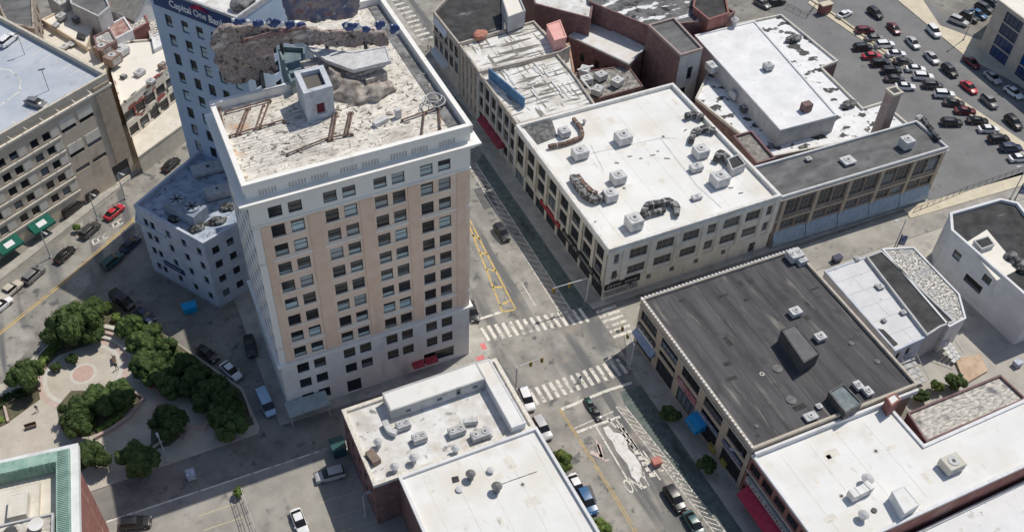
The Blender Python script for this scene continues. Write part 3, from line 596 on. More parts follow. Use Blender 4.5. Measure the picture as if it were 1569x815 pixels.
def PV(x, y, v0):
    a = P(x, y, 40); b_ = P(x, y, 60); va, vb = (a-GO).dot(EA), (b_-GO).dot(EA); t = (v0-va)/(vb-va); return a.lerp(b_, t)
def slab(name, pts, v0, th, mat, amp=.25, vox=.3, parent=None, lean=0.0):
    from mathutils import noise as NZ
    f = [PV(x, y, v0) for x, y in pts]; n = len(f); bm = bmesh.new()
    A = [bm.verts.new(p) for p in f]; B_ = [bm.verts.new(p+EA*th) for p in f]
    bm.faces.new(A); bm.faces.new(list(reversed(B_)))
    for k in range(n): bm.faces.new((A[k], B_[k], B_[(k+1)%n], A[(k+1)%n]))
    bmesh.ops.triangulate(bm, faces=bm.faces); bmesh.ops.recalc_face_normals(bm, faces=bm.faces)
    me = bpy.data.meshes.new(name); bm.to_mesh(me); bm.free()
    o0 = bpy.data.objects.new('tmp', me); C.objects.link(o0); md = o0.modifiers.new('r', 'REMESH'); md.mode = 'VOXEL'; md.voxel_size = vox
    sm = o0.modifiers.new('s', 'SMOOTH'); sm.iterations = 3
    bpy.context.view_layer.update(); me2 = bpy.data.meshes.new_from_object(o0.evaluated_get(bpy.context.evaluated_depsgraph_get())); bpy.data.objects.remove(o0)
    cen = sum(f, Vector())/n
    for v in me2.vertices: v.co += NZ.noise_vector(v.co*.5)*amp*1.5 + NZ.noise_vector(v.co*1.6)*amp*.6; v.co -= cen
    for p in me2.polygons: p.use_smooth = True
    me2.materials.clear(); me2.materials.append(mat); me2.name = name
    o = bpy.data.objects.new(name, me2); C.objects.link(o); o.parent = parent; o.location = cen-parent.location; return o
slab('artefact', [(326,62),(338,46),(352,38),(400,42),(470,46),(530,50),(560,48),(590,50),(600,62),(594,72),(560,74),(520,74),(490,70),(465,66),(432,68),(418,72),(419,88),(427,108),(414,116),(402,112),(396,126),(384,122),(372,132),(360,128),(350,131),(341,118),(336,104),(326,98),(334,84),(324,74)], 21.0, 1.0, blob_m, .3, parent=mass)
slab('artefact', [(432,-6),(470,-14),(540,-12),(556,-2),(553,14),(540,28),(510,34),(470,36),(446,30),(436,14)], 24.0, 1.2, blob_mix, .35, parent=mass)
for k, (x, y, w_, h_) in enumerate(((368,34,17,6),(396,38,13,6),(422,37,15,8),(444,40,9,7),(462,40,10,5),(540,42,18,7),(562,47,8,6),(583,40,11,8),(605,46,10,9))):
    slab('sign_fragment', [(x-w_,y-h_*.3),(x-w_*.6,y-h_),(x+w_*.5,y-h_*.9),(x+w_,y-h_*.1),(x+w_*.6,y+h_*.9),(x-w_*.5,y+h_)], 20.6, .35, blob_navy, .12, .2, parent=mass)
MB().prism([PV(372,53,20.4),PV(470,53,20.4),PV(470,53,20.9),PV(372,53,20.9)], PV(420,55,20.4).z-.1, PV(420,51,20.4).z).build('torn_edge', M('torn_dark', (.12,.06,.06), (.4,.28,.26), 1.), mass)
mb = MB()
for x, y in ((400,110),(430,62),(500,64),(560,66)): mb.tube([P(x,y,52), P(x,y,52)-Vector((0,0,12))], .3, 6)
mb.build('support_post', metal_dark, mass)
q = pen('roof_step', 'pale bent metal canopy slab behind the machinery on the tower roof', 'canopy', PP([(541,107),(599,93),(592,71),(540,80),(470,72),(500,92)], 52.0), 51.4, .6, metal_light, metal_light, 0.12); q.end()
q = pen('water_tank', 'dark teal shaded tank room behind the stair bulkhead', 'tank room', PP([(446,125),(467,108),(466,72),(425,70)], 50.5), 45, 5.4, M('teal_wall', (.12,.17,.19), (.24,.30,.32), .4), M('teal_roof', (.10,.15,.17), (.20,.26,.28), .6), .7); q.end()

# ------------------------------------------------------------------ bank tower
zt = 49.5
tw = P(362,27,zt); dL = (P(252,-22,zt)-tw); dirL = Vector((cos(radians(148)), sin(radians(148)),0)); dirR = Vector((cos(radians(58)), sin(radians(58)),0))
b = Bld('bank_tower', 'tall pale blue office tower carrying a navy bank sign band', 'building', [tw+dirL*19.0, tw, tw+dirR*20, tw+dirL*19+dirR*20], zt, .8, wall=wall_blue, roof=roof_white_dirty, cop=metal_grey)
rows = [1.2+3.75*k for k in range(12)]
Lf = b.L(0); fl = [(Lf*f_-.75, Lf*f_+.75) for f_ in (.17,.36,.53,.70,.88)]
b.face(0, 0, b.zr, [(a, c_, z, z+2.3) for z in rows[::-1] for a, c_ in fl], pane=glass, frame=frame_dark)
Lf = b.L(1); fl = [(Lf*f_-.7, Lf*f_+.7) for f_ in (.12,.35,.6,.85)]
b.face(1, 0, b.zr, [(a, c_, z, z+2.3) for z in rows[-6:] for a, c_ in fl], pane=glass_dark)
b.band('sign_band', 0, 46.0, 49.0, .15, M('sign_navy', (.012,.045,.15), (.02,.06,.20), 1., rough=.5), .8, b.L(0)-.02)
wt = M('sign_white', g(.85))
text_mesh('sign_lettering', 'Capital', 1.8, wt, wallM(b, 0, 6.9, 47.4, .19), b.o, sx=.95, bold=.03)
text_mesh('sign_lettering', 'One', 1.8, wt, wallM(b, 0, 11.1, 47.4, .19), b.o, sx=.85, bold=.02)
text_mesh('sign_lettering', 'Bank', 1.8, wt, wallM(b, 0, 14.6, 47.3, .19), b.o, sx=.95, bold=.04)
mb = MB(); pts = []
for k in range(12): t = k/11; pts.append(b.at(0, 9.2+4.2*t, 47.6+1.2*sin(pi*t*.7+.4), .22))
mb.tube(pts, [.06+.3*sin(pi*min(1,(k+.5)/11)) for k in range(12)], 5).build('sign_swoosh', M('sign_red', (.35,.02,.06)), b.o)
b.end()
tag(lump('roof_plant', 'dark clump of roof plant on the bank tower roof edge', 'roof plant', [(P(368,8,49.5),1.6,1.2,.9),(P(378,2,49.5),1.4,1,.9)], M('plant_dark', g(.1), g(.3), 1.), .3, 2, vox=.3))
# ------------------------------------------------------------------ signs and awnings
def awning(name, label, bld, e, u0, u1, z, drop, out, mat, cat='awning', group=None, rounded=False, panel=None):
    a, t, n, L_ = bld.fr(e); r = root(name, bld.at(e, (u0+u1)/2, z-drop, .0), label, cat, group)
    mb = MB(); prof = [(0.02, z), (out*.45, z-drop*.18), (out*.8, z-drop*.5), (out, z-drop*.8), (out, z-drop)] if rounded else [(0.02, z), (out, z-drop*.7), (out, z-drop)]
    def q(u, o_, zz): p = a+t*u+n*o_; return (p.x, p.y, zz)
    for (o0, z0_), (o1, z1_) in zip(prof[:-1], prof[1:]): mb.face([q(u0,o0,z0_), q(u1,o0,z0_), q(u1,o1,z1_), q(u0,o1,z1_)])
    for u in (u0, u1): mb.face([q(u,o_,zz) for o_, zz in prof] + [q(u, .02, z-drop)])
    mb.face([q(u0,.02,z-drop), q(u1,.02,z-drop), q(u1,out,z-drop), q(u0,out,z-drop)])
    mb.build('canopy', mat, r)
    if panel:
        pm = MB(); w_ = (u1-u0)
        p = lambda u, f: Vector(q(u, prof[0][0]+(prof[1][0]-prof[0][0])*f, prof[0][1]+(prof[1][1]-prof[0][1])*f+.03)) + n*.03
        pm.face([p(u0+w_*.3,.3), p(u0+w_*.7,.3), p(u0+w_*.7,.75), p(u0+w_*.3,.75)]).build('name_panel', panel, r, fix=False)
    fm = MB(); [fm.tube([q(u,.02,z-drop+.02), q(u,out,z-drop+.02)], .04, 4) for u in (u0+.1, u1-.1)]; fm.build('frame', metal_grey, r)
    return r
def sign(label, bld, e, u0, u1, z0, z1, mat, out=.3, words=None, wmat=None, size=None, cat='sign', bars=0, gap=.35):
    a, t, n, L_ = bld.fr(e); r = root('shop_sign', bld.at(e, (u0+u1)/2, z0, .0), label, cat)
    q = [a+t*u0+n*.03, a+t*u1+n*.03, a+t*u1+n*out, a+t*u0+n*out]; MB().prism(q, z0, z1).build('sign_board', mat, r)
    if bars:   # unreadable lettering: small raised strokes
        mb = MB(); random.seed(bars); u = u0+.5; h_ = (z1-z0)
        while u < u1-.5:
            w_ = random.uniform(.25,.5); p = a+t*u+n*(out-.01)
            if random.random() > .15:
                p0 = a+t*u+n*(out+.03); p1 = a+t*(u+w_)+n*(out+.03)
                mb.face([(p0.x,p0.y,z0+h_*.28), (p0.x+(p1.x-p0.x)*.35,p0.y+(p1.y-p0.y)*.35,z0+h_*.28), (p0.x+(p1.x-p0.x)*.5,p0.y+(p1.y-p0.y)*.5,z0+h_*.74), (p0.x,p0.y,z0+h_*.74)])
                mb.face([(p0.x,p0.y,z0+h_*.62), (p1.x,p1.y,z0+h_*.62), (p1.x,p1.y,z0+h_*.76), (p0.x,p0.y,z0+h_*.76)])
            u += w_+gap*.5
        mb.build('lettering', wmat, r, fix=False)
    if words: text_mesh('lettering', words, size, wmat, wallM(bld, e, (u0+u1)/2, (z0+z1)/2, out+.02), r, bold=.02)
    return r
wm = M('letter_white', g(.42))

# ------------------------------------------------------------------ roof plant helpers
def hvac(label, px, py, z, size=(2.6,2.2,1.7), rz=GA, group=None, mat=None, fans=1, name='rooftop_unit', cat='rooftop unit'):
    p = P(px, py, z); r = root(name, p, label, cat, group)
    w_, d_, h_ = size
    bb = MB().box((p.x,p.y,p.z+.2), (w_,d_,h_-.2), rz).build('cabinet', mat or metal_light, r)
    md = bb.modifiers.new('bevel', 'BEVEL'); md.width = .12; md.segments = 2
    MB().box((p.x,p.y,p.z-.02), (w_*.85,d_*.85,.25), rz).build('base', metal_dark, r)
    ca, sa = cos(rz), sin(rz)
    for k in range(fans):
        ox = (k-(fans-1)/2)*w_/fans
        c_ = (p.x+ox*ca, p.y+ox*sa, p.z+h_)
        fn = MB().cyl(c_, min(w_/fans, d_)*.36, .12, 14, min(w_/fans, d_)*.33).build('fan_guard', metal_grey, r)
        MB().cyl((c_[0],c_[1],c_[2]+.12), min(w_/fans,d_)*.12, .04, 8).build('hub', metal_dark, fn)
    # louvre on the near side
    n = Vector((sa, -ca, 0)); t = Vector((ca, sa, 0)); c0 = Vector(p)+n*(d_/2+.03)
    mb = MB()
    for k in range(4):
        z0 = p.z+.5+k*(h_-.8)/4; a = c0-t*w_*.36; b_ = c0+t*w_*.36; mb.prism([a, b_, b_-n*.08, a-n*.08], z0, z0+(h_-.8)/7)
    mb.build('louvre', metal_grey, r)
    return r
def pipe_vent(label, px, py, z, r_=.35, h_=1.0, mat=None, group=None, cap=True):
    p = P(px, py, z); r = root('roof_vent', p, label, 'vent', group)
    MB().cyl((p.x,p.y,z-.02), r_*.7, h_, 12).build('stack', mat or metal_grey, r)
    if cap: MB().cyl((p.x,p.y,z+h_*.75), r_*.75, h_*.25, 12, r_*1.15).cyl((p.x,p.y,z+h_), r_*1.15, h_*.35, 12, r_*.35).build('cowl', mat or metal_grey, r)
    return r
def duct(label, pts, z, wd=1.0, mat=None, fill=None, name='duct', seed=0, group=None):
    pp = [P(x, y, z) for x, y in pts]; path = []
    for a, b_ in zip(pp[:-1], pp[1:]):
        for k in range(4): path.append(a.lerp(b_, k/4))
    path.append(pp[-1]); random.seed(seed)
    # smooth
    for _ in range(1): path = [path[0]]+[(path[i-1]+path[i]*2+path[i+1])/4 for i in range(1, len(path)-1)]+[path[-1]]
    path = [Vector((p.x, p.y, z+.35+wd*.4)) for p in path]
    r = root(name, Vector((pp[0].x, pp[0].y, z)), label, 'duct', group)
    MB().tube(path, [wd*.66*(1+.10*random.uniform(-1,1)) for _ in path], 4, pi/4).build('pipe', mat or duct_dark, r)
    mb = MB()
    for p in path[1::3]: mb.box((p.x, p.y, z-.02), (.25,.25,.6))
    mb.build('support', metal_dark, r)
    mb = MB()
    for i in range(2, len(path)-1, 4):
        d = (path[i+1]-path[i-1]).normalized()*.07; mb.tube([path[i]-d, path[i]+d], wd*.72, 4, pi/4)
    mb.build('joint_band', metal_grey, r)
    return r

# ------------------------------------------------------------------ white roofed corner building (right of the avenue)
b = Bld('corner_building', 'three storey buff stone corner building with clean white flat roof and rooftop units', 'building',
        GP([(27.4,2.4),(62.6,2.4),(62.6,39.6),(27.4,39.6)]), 13.2, .8, wall=stone_buff, roof=roof_white2, thick=.45, cop=M('coping_white', g(.6, WARM), g(.78), 1.), cop_out=.12)
L0 = b.L(0); sx = L0/35.2
wins = []
for z0, z1 in ((8.9,11.2),(5.0,7.1)):
    wins += [(1.3,2.3,z0,z1),(32.9,34.1,z0,z1)]
    for c_, w_ in ((6.2,3.6),(11.6,3.6),(16.9,3.4),(21.2,1.8),(25.4,3.4),(29.9,3.2)): wins.append((c_-w_/2, c_+w_/2, z0, z1))
for c_ in (5.6,9.3,14.2,19.3,25.2): wins.append((c_-.5, c_+.5, 2.0, 3.2))
wins += [(31.0,32.4,.05,2.6)]
b.face(0, 0, b.zr, wins, nx=3, nz=2, pane=glass_dark, frame=frame_grey)
b.pilasters(0, [.55, 3.5, 8.9, 14.3, 19.6, 22.9, 27.7, 32.2, 34.8], 1.0, 4.2, 12.2, .22, stone_buff)
b.ring('cornice', 12.05, 12.35, .3, stone_buff); b.band('belt_course', 0, 3.9, 4.15, .16, stone_buff)
Lf = b.L(3); wins = []
for k in range(8):
    c_ = Lf*(k+.5)/8
    for z0, z1 in ((8.7,11.6),(4.9,7.9)): wins.append((c_-1.6, c_+1.6, z0, z1))
    wins.append((c_-1.9, c_+1.9, .2, 3.0))
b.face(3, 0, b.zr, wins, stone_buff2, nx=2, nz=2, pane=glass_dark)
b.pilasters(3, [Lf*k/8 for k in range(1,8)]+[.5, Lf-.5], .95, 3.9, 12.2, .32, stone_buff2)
b.end(); OB = b
sign('black shop fascia with pale lettering along the shaded avenue side of the corner building', b, 3, Lf-15.5, Lf-.6, 3.2, 4.7, M('sign_black', g(.02), g(.05), 1.), .45, bars=11, wmat=wm)
sign('narrow dark fascia with a red stripe further up the avenue side of the corner building', b, 3, Lf-25, Lf-17, 3.2, 4.2, M('sign_red_dark', (.25,.03,.04), (.35,.06,.06), 1.), .35)
sign('dark corner shop sign with white panel at the foot of the buff corner building', b, 0, .1, 7.2, 2.9, 4.3, M('sign_black', g(.03)), .35, bars=5, wmat=wm)
sign('white and dark lower shop band below the corner sign', b, 0, .1, 7.0, 1.2, 2.1, M('sign_silver', g(.25), g(.4), 1.), .3, bars=9, wmat=frame_dark)
for k, (e, u) in enumerate(((0,1.5),(3,Lf-1.5))):
    a, t, n, L_ = b.fr(e); c_ = a+t*u+n*.16; r = root('ring_emblem', Vector((c_.x,c_.y,5.2)), ('reddish infinity loop emblem on the front of the buff corner pier','reddish loop emblem on the shaded avenue side of the corner pier')[k], 'emblem')
    for s_ in (-.42,.42): MB().tube([c_+t*(s_+.42*cos(q*pi/8))+Vector((0,0,6.0+.38*sin(q*pi/8))) for q in range(17)], .08, 6).build('loop', rust_m, r)
zr = 12.42
hv = [((954,213),(2.9,2.6,2.0),'white rooftop unit alone in the upper middle of the clean white roof'),
      ((888,236),(2.9,2.2,1.9),'white rooftop unit under the cluster in the far left corner of the clean white roof'),
      ((946,274),(2.6,2.2,1.9),'white rooftop unit standing alone left of the centre of the clean white roof'),
      ((934,301),(2.3,2.2,1.9),'white rooftop unit at the end of the left brown duct'),
      ((970,343),(2.6,2.6,2.3),'white rooftop unit beside the black front duct with open left flap'),
      ((1072,234),(2.6,2.4,1.9),'white rooftop unit under the dark upper right duct'),
      ((1066,256),(2.4,1.6,1.2),'flat pale rooftop unit between the two right ducts'),
      ((1101,277),(3.0,2.6,2.2),'white rooftop unit beside the dark lower right duct'),
      ((1067,300),(2.0,1.1,.8),'small low grey box near the front right of the clean white roof')]
for (pp, sz, lb) in hv: hvac(lb, pp[0], pp[1]+5, zr, sz, group=None, fans=1)
duct('black segmented duct arching across the front of the clean white roof', [(984,334),(990,320),(1008,317),(1024,313),(1036,322),(1036,334)], zr, 1.1, seed=1)
duct('second black duct leg looping in front of the arched duct', [(984,336),(1003,330),(1018,326)], zr, .8, seed=2)
duct('brown and black curved duct at the left edge of the clean white roof', [(876,276),(886,292),(898,306),(912,312),(924,306)], zr, 1.2, mat=duct_dark, seed=3)
duct('rust patched inner run of the curved duct at the left roof edge', [(884,274),(893,286),(904,298),(914,302)], zr, .9, mat=rust_m, seed=4)
duct('dark twisted duct above the upper right rooftop unit', [(1058,222),(1062,208),(1078,202),(1094,206)], zr, 1.1, seed=5)
duct('dark crumpled duct at the far right corner of the clean white roof', [(1050,184),(1062,180),(1076,186)], zr, 1.1, seed=6)
duct('dark twisted duct near the right roof edge above the lower unit', [(1096,250),(1102,240),(1114,250),(1122,266)], zr, 1.3, seed=7)
duct('rusty curved duct around the far left corner unit', [(840,229),(866,224),(893,214),(890,200),(878,186)], zr, .7, mat=rust_m, seed=8)
q = pen('roof_hatch_room', 'dark topped pale box at the right edge of the clean white roof', 'rooftop box', PP([(1119,272),(1140,263),(1128,248),(1112,255)], zr), zr, 1.8, wall_grey, roof_dark, .25); q.end()
tag(MB().prism(PP([(800,193),(846,186),(854,210),(824,222)], zr), zr-.02, zr+.12).build('roof_mat', M('mat_dark', g(.05), g(.22), 1.)), 'dark mat in the far left corner of the clean white roof', 'roof mat')
hvac('grey unit on the dark mat in the far left corner of the clean white roof', 864, 208, zr, (2.0,2.0,1.5), mat=metal_grey)
pipe_vent('short vent next to the rusty curved duct', 895, 190, zr, .4, .8)
tag(MB().stroke(PP([(885,240),(1012,212),(1039,212)], zr), .12, zr+.02).stroke(PP([(1012,212),(1068,285),(1105,318)], zr), .12, zr+.02).stroke(PP([(905,222),(925,262)], zr), .1, zr+.02).build('roof_seam', M('seam_grey', g(.4), g(.6), 1.)), 'thin grey seams crossing the clean white roof', 'seam')
m_ = MB()
for (x, y) in ((982,243),(1000,238),(1008,232),(1022,243),(965,240),(1120,288),(1135,296),(1050,200),(945,250),(912,340)): p = P(x,y,zr); m_.box((p.x,p.y,zr-.01), (random.uniform(.4,1.1),.25,.08), rz=random.uniform(-.2,.9))
tag(m_.build('roof_scraps', M('scrap_dark', g(.15), g(.3), 1.)), 'a few dark scraps lying on the clean white roof', 'debris', kind='stuff')

# ------------------------------------------------------------------ brown building to its right
b = Bld('brown_building', 'long brown two storey loft building with grey roof and blue hoarding at its foot', 'building', GP([(62.8,2.3),(100.4,1.7),(100.4,10.6),(62.8,11.4)]), 12.8, .5, wall=brick_brown, roof=roof_grey, cop=M('coping_grey', g(.5), g(.65), 1.), thick=.3)
L0 = b.L(0); wins = []; ps = []
for k in range(5):
    c_ = 1.0+7.3*k; ps.append(c_)
    for s_ in (0, 1): wins.append((c_+.75+s_*3.2, c_+3.55+s_*3.2, 7.6, 11.2)); wins.append((c_+.75+s_*3.2, c_+3.55+s_*3.2, 4.2, 6.0))
b.face(0, 0, b.zr, wins, nx=3, nz=3, pane=glass_dark, frame=frame_grey)
b.pilasters(0, ps+[L0-.7], .7, 3.6, 11.9, .2, brick_sand); b.band('belt_course', 0, 6.5, 6.9, .15, brick_sand); b.ring('cornice', 11.9, 12.1, .35, stone_buff2, .1)
b.end(); BB = b
for k in range(5):
    awning('hoarding_canopy', ('leftmost','second','middle','fourth','rightmost')[k]+' stretch of the pale blue canopy along the foot of the brown building', b, 0, .6+7.3*k, 7.7+7.3*k, 3.7, 3.3, .8, M('canopy_blue', (.24,.32,.40), (.38,.46,.55), 1.), 'canopy', group='blue canopies at the foot of the brown building')
hvac('pale skylight box in the middle of the grey roof of the brown building', 1298, 249, 12.35, (2.6,2.2,.7), mat=metal_light)
hvac('small pale vent box on the left part of the grey roof', 1238, 246, 12.35, (1.2,1.0,.6), mat=metal_grey)
hvac('tall white unit with a dark shadowed base on the grey roof', 1386, 226, 12.35, (2.2,2.2,2.1))
hvac('small white vent at the back right of the grey roof', 1408, 184, 12.35, (1.2,1.2,.8))
tag(MB().tube([P(1414,182,12.9), P(1438,214,12.9)], .6, 8).build('roof_pipe', duct_dark), 'dark fat pipe along the right end of the grey roof', 'pipe')

# ------------------------------------------------------------------ low building group behind it
b = Bld('low_annexe', 'low rear annexe wrapping the white roofed hall with patchy white and dark roof', 'building', PP([(1131,202),(1180,240),(1400,196),(1352,156),(1322,165),(1259,103),(1284,93),(1197,22),(1120,38),(1066,150)], 8.2), 8.2, .5, wall=brick_purple, roof=roof_patch, cop=M('coping_pale', g(.5, WARM), g(.66, WARM), 1.), thick=.3); b.end()
b = Bld('white_hall', 'long white flat roofed hall rising above the patchy annexe roof', 'building', PP([(1196,199),(1283,176),(1156,32),(1065,54)], 12.0), 12.0, .25, wall=wall_grey, roof=M('roof_hall', g(.70), g(.84), .25, spots=[(g(.5), .18, .64, .75, one), (g(.55, WARM), .8, .66, .8, one)]), cop=wall_white, thick=.3)
b.end()
hvac('grey vent pair in the upper middle of the white hall roof', 1176, 106, 11.9, (1.8,1.8,1.3), mat=metal_grey)
tag(MB().box(P(1234,169,11.8), (1.9,1.5,1.7)).build('roof_box', M('box_brown', (.16,.10,.10), (.24,.16,.15), 1.)), 'dark reddish brown box on the front of the white hall roof', 'rooftop box')
pipe_vent('pale curved vent at the far end of the white hall roof', 1124, 40, 11.9, .8, 1.6)
def chimney():
    p = P(1346,206,8); r = root('chimney', p, 'square brick chimney rising over the car park beside the brown building', 'chimney')
    MB().box((p.x,p.y,7.5), (2.2,2.2,10.8), GA, .92).build('shaft', M('brick_chimney', (.36,.27,.24), (.48,.38,.34), 1.), r)
    MB().box((p.x,p.y,18.2), (2.5,2.5,.5)).build('cap', stone_buff2, r); MB().box((p.x,p.y,18.69), (1.5,1.5,.03)).build('flue', dark_void, r)
chimney()
tag(lump('roof_junk', '# dark tangled plant heap in the right trough beside the white hall', 'roof plant', [(P(1190,110,8.2),2,1,.8),(P(1215,60,8.2),2.4,1,.8),(P(1230,135,8.2),2,1,.9),(P(1300,160,8.2),2,1,.7)], duct_dark, .3, 3, vox=.35))
hvac('grey rooftop unit in the left trough beside the white hall', 1128, 150, 8.1, (2.6,2.2,1.8), mat=metal_grey, fans=2)
hvac('white cube unit with dark fans beside the pale side wall', 1094, 108, 9.5, (3.4,2.6,1.8), fans=2, mat=metal_light)
hvac('small dark fan unit on the left strip of the annexe roof', 1140, 170, 8.1, (1.6,1.6,1.0), mat=metal_dark)
b = Bld('brick_shed', 'small brick block with rubble strewn roof wedged behind the right parapet', 'building', PP([(1160,250),(1188,242),(1152,200),(1124,208)], 11), 11, .5, wall=brick_purple, roof=M('rub', g(.14, WARM), g(.34, WARM), 1.2), thick=.3); b.end()
# tall brick block with sloped dark roof
b = Bld('brick_block', 'tall purple brick block with dark grey roof and pale rendered end wall', 'building', PP([(1043,84),(1077,74),(1033,27),(994,38)], 15.0), 15.0, .5, wall=brick_purple, roof=roof_grey, cop=M('coping_brown', (.35,.27,.24), (.45,.36,.33), 1.), thick=.3)
b.face(0, 0, b.zr, [(2.6,3.9,7.9,11.0),(1.6,3.0,3.2,6.0)], wall_grey, pane=glass_dark); b.end()
b = Bld('white_strip_building', 'lower purple brick building with plain pale roof beside the tall brick block', 'building', PP([(964,98),(990,72),(905,30),(872,55)], 8.6), 8.6, .3, wall=brick_purple, roof=M('roof_pale', g(.64, WARM), g(.74), .5), cop=wall_grey, thick=.3)
Lf = b.L(3); b.face(3, 0, b.zr, [(Lf*f_-.6, Lf*f_+.6, 3.6, 5.6) for f_ in (.25,.5,.68,.85)], pane=glass_dark); b.end()
b = Bld('rear_brick_building', 'rear dark purple brick building with snowy cluttered dark roof', 'building', PP([(994,40),(1110,30),(1126,18),(1060,-20),(900,-30),(902,2)], 13.5), 13.5, .4, wall=brick_purple, roof=roof_snowydark, thick=.3); b.end()
b = Bld('rear_brick_building', 'dark purple brick wing at the top edge left of the snowy roof', 'building', PP([(820,6),(905,28),(915,-30),(800,-40)], 13.0), 13.0, .4, wall=brick_purple, roof=roof_white_dirty, thick=.3); b.end()
b = Bld('rear_brick_tower', 'dark roofed brick stair block behind the far end of the white hall', 'building', PP([(1086,30),(1117,20),(1112,-6),(1066,-12),(1062,10)], 15), 15, .5, wall=brick_red, roof=roof_dark, thick=.3); b.end()
b = Bld('pink_stair_block', 'pink plastered stair block standing among the striped white roofs', 'building', PP([(850,62),(868,57),(858,31),(838,38)], 15.6), 15.6, .15, wall=pink_m, roof=pink_m, thick=.2); b.end()
b = Bld('ochre_brick_block', 'ochre brick end block below the pink stair block', 'building', PP([(862,118),(880,110),(872,66),(850,72)], 9.3), 9.3, .3, wall=M('brick_ochre', (.36,.22,.15), (.48,.31,.22), 1.), roof=roof_white_dirty, thick=.3); b.end()
# corner block along the avenue, far side
sw = M('stone_grime', (.40,.35,.30), (.52,.47,.41), .6, spots=[(g(.2), .6, .6, .8, (1,1,.4))])
b = Bld('dark_roofed_corner', 'far corner building with black cluttered roof at the zebra crossing', 'building', PP([(703,67),(772,46),(770,-30),(700,-20),(664,18)], 13.4), 13.4, .7, wall=sw, roof=roof_dark, thick=.3)
Lf = b.L(4); wins = []
for k in range(5):
    c_ = Lf*(k+.5)/5
    for z0, z1 in ((9.0,11.8),(5.0,7.8)): wins.append((c_-1.0, c_+1.0, z0, z1))
b.face(4, 0, b.zr, wins, nx=1, nz=2, pane=glass_dark); b.band('belt_course', 4, 8.1, 8.4, .2, sw); b.end(); 
awning('sign_awning', 'pale sign board hanging on the far corner building', b, 4, 1.0, Lf*.55, 12.6, 1.4, .6, M('sign_pale', g(.6, COOL), g(.75), 1.), 'sign')
awning('street_awning', 'white ledge awning over the far corner shop', b, 4, .5, Lf*.6, 4.6, .8, 1.4, M('awn_white', g(.6)), 'awning')
b = Bld('striped_roof_building', 'avenue building with white roof streaked by dark bands, next to the black roof', 'building', PP([(734,110),(806,93),(858,79),(874,71),(840,56),(818,32),(772,46),(703,67)], 13.0), 13.0, .5, wall=sw, roof=roof_stripe, thick=.3)
e = 7; Lf = b.L(e); wins = []
for k in range(5):
    c_ = Lf*(k+.5)/5
    for z0, z1 in ((8.6,11.4),(4.8,7.6),(1.0,3.4)): wins += [(c_-1.5, c_-.25, z0, z1), (c_+.25, c_+1.5, z0, z1)]
b.face(e, 0, b.zr, wins, pane=glass_dark); b.pilasters(e, [Lf*k/5 for k in range(1,5)]+[.4,Lf-.4], .6, 0, 12.2, .2, sw); b.band('belt_course', e, 7.9, 8.2, .2, sw); b.end()
b = Bld('striped_roof_building', 'avenue building with dark streaked white roof directly behind the clean white roof', 'building', PP([(793,190),(912,160),(877,110),(853,82),(806,95),(734,112)], 12.6), 12.6, .5, wall=sw, roof=roof_stripe, thick=.3)
e = 5; Lf = b.L(e); wins = []
for k in range(6):
    c_ = Lf*(k+.5)/6
    for z0, z1 in ((8.4,11.2),(4.8,7.4),(1.0,3.4)): wins.append((c_-1.35, c_+1.35, z0, z1))
b.face(e, 0, b.zr, wins, nx=2, pane=glass_dark); b.pilasters(e, [Lf*k/6 for k in range(1,6)]+[.4,Lf-.4], .45, 0, 12.0, .3, wall_grey); b.band('belt_course', e, 4.0, 4.5, .2, sw); b.end(); SB = b
r = awning('shop_awning', 'long dark red shop awning on the shaded far side of the avenue', b, e, Lf*.15, Lf*.72, 4.0, 1.2, 1.6, M('awning_red', (.17,.025,.04), (.28,.05,.07), 1.), rounded=True)
tag(MB().prism([b.at(e, 2, 0, -1.2), b.at(e, Lf-4.5, 0, -3.4), b.at(e, Lf-4.5, 0, -3.7), b.at(e, 2, 0, -1.5)], 12.3, 14.6).build('roof_sign', M('sign_blue_back', (.06,.14,.26), (.12,.24,.40), .6)), 'long blue billboard fin standing on the streaked white roof edge', 'billboard')
random.seed(11)
for k, (x, y) in enumerate(((898,132),(920,126),(945,135),(915,148),(895,118))):
    hvac(('pale rooftop unit','grey cube unit','white capped unit','small boxy unit','squat unit')[k]+' in the cluttered low yard behind the clean white roof', x, y-4, 7.0, (2.4,2.0,1.6), rz=GA+.2*k, group='units in the cluttered low yard', mat=(metal_light, metal_grey)[k%2])
b = Bld('yard_shed', 'low sooty shed carrying the cluttered units between brick walls', 'building', PP([(882,160),(985,132),(962,100),(880,112)], 7.0), 7.0, .2, wall=brick_purple, roof=M('yard', g(.10), g(.4, WARM), 1.), thick=.2); b.end()
q = pen('lift_room', 'dark lift room with white top at the end of the black roof', 'rooftop room', PP([(778,48),(804,38),(792,10),(768,17)], 13.3), 13, 3.8, wall_grey, roof_white, .4); q.end()
tag(lump('rusty_tank', 'orange red rusty lump at the end of the black roof', 'tank', [(P(735,55,13.4),1.6,1.2,1.1)], M('rust_orange', (.40,.16,.11), (.52,.26,.2), 1.), .3, 4, vox=.3))
random.seed(5)
for n_, (x0,y0,x1,y1) in enumerate(((775,110,900,170),(740,62,850,95))):
    mb = MB()
    for k in range(26):
        x = random.uniform(x0, x1); y = y0+(x-x0)*-.27+ (y1-y0)*random.random()+ (x-x0)*.0; p = P(x, y, 12.2)
        u, v = (p-GO).dot(EB), (p-GO).dot(EA)
        mb.box((p.x,p.y,12.08), (random.uniform(.3,.5), random.uniform(1.5,4.5), random.uniform(.12,.3)), rz=GA+(pi/2 if random.random()<.3 else 0))
    tag(mb.build('roof_curbs', M('curb_pale', g(.5, WARM), g(.74), 1.)), ('scattered pale upstands across the nearer streaked roof','scattered pale upstands across the farther streaked roof')[n_], 'roof curbs', kind='stuff')

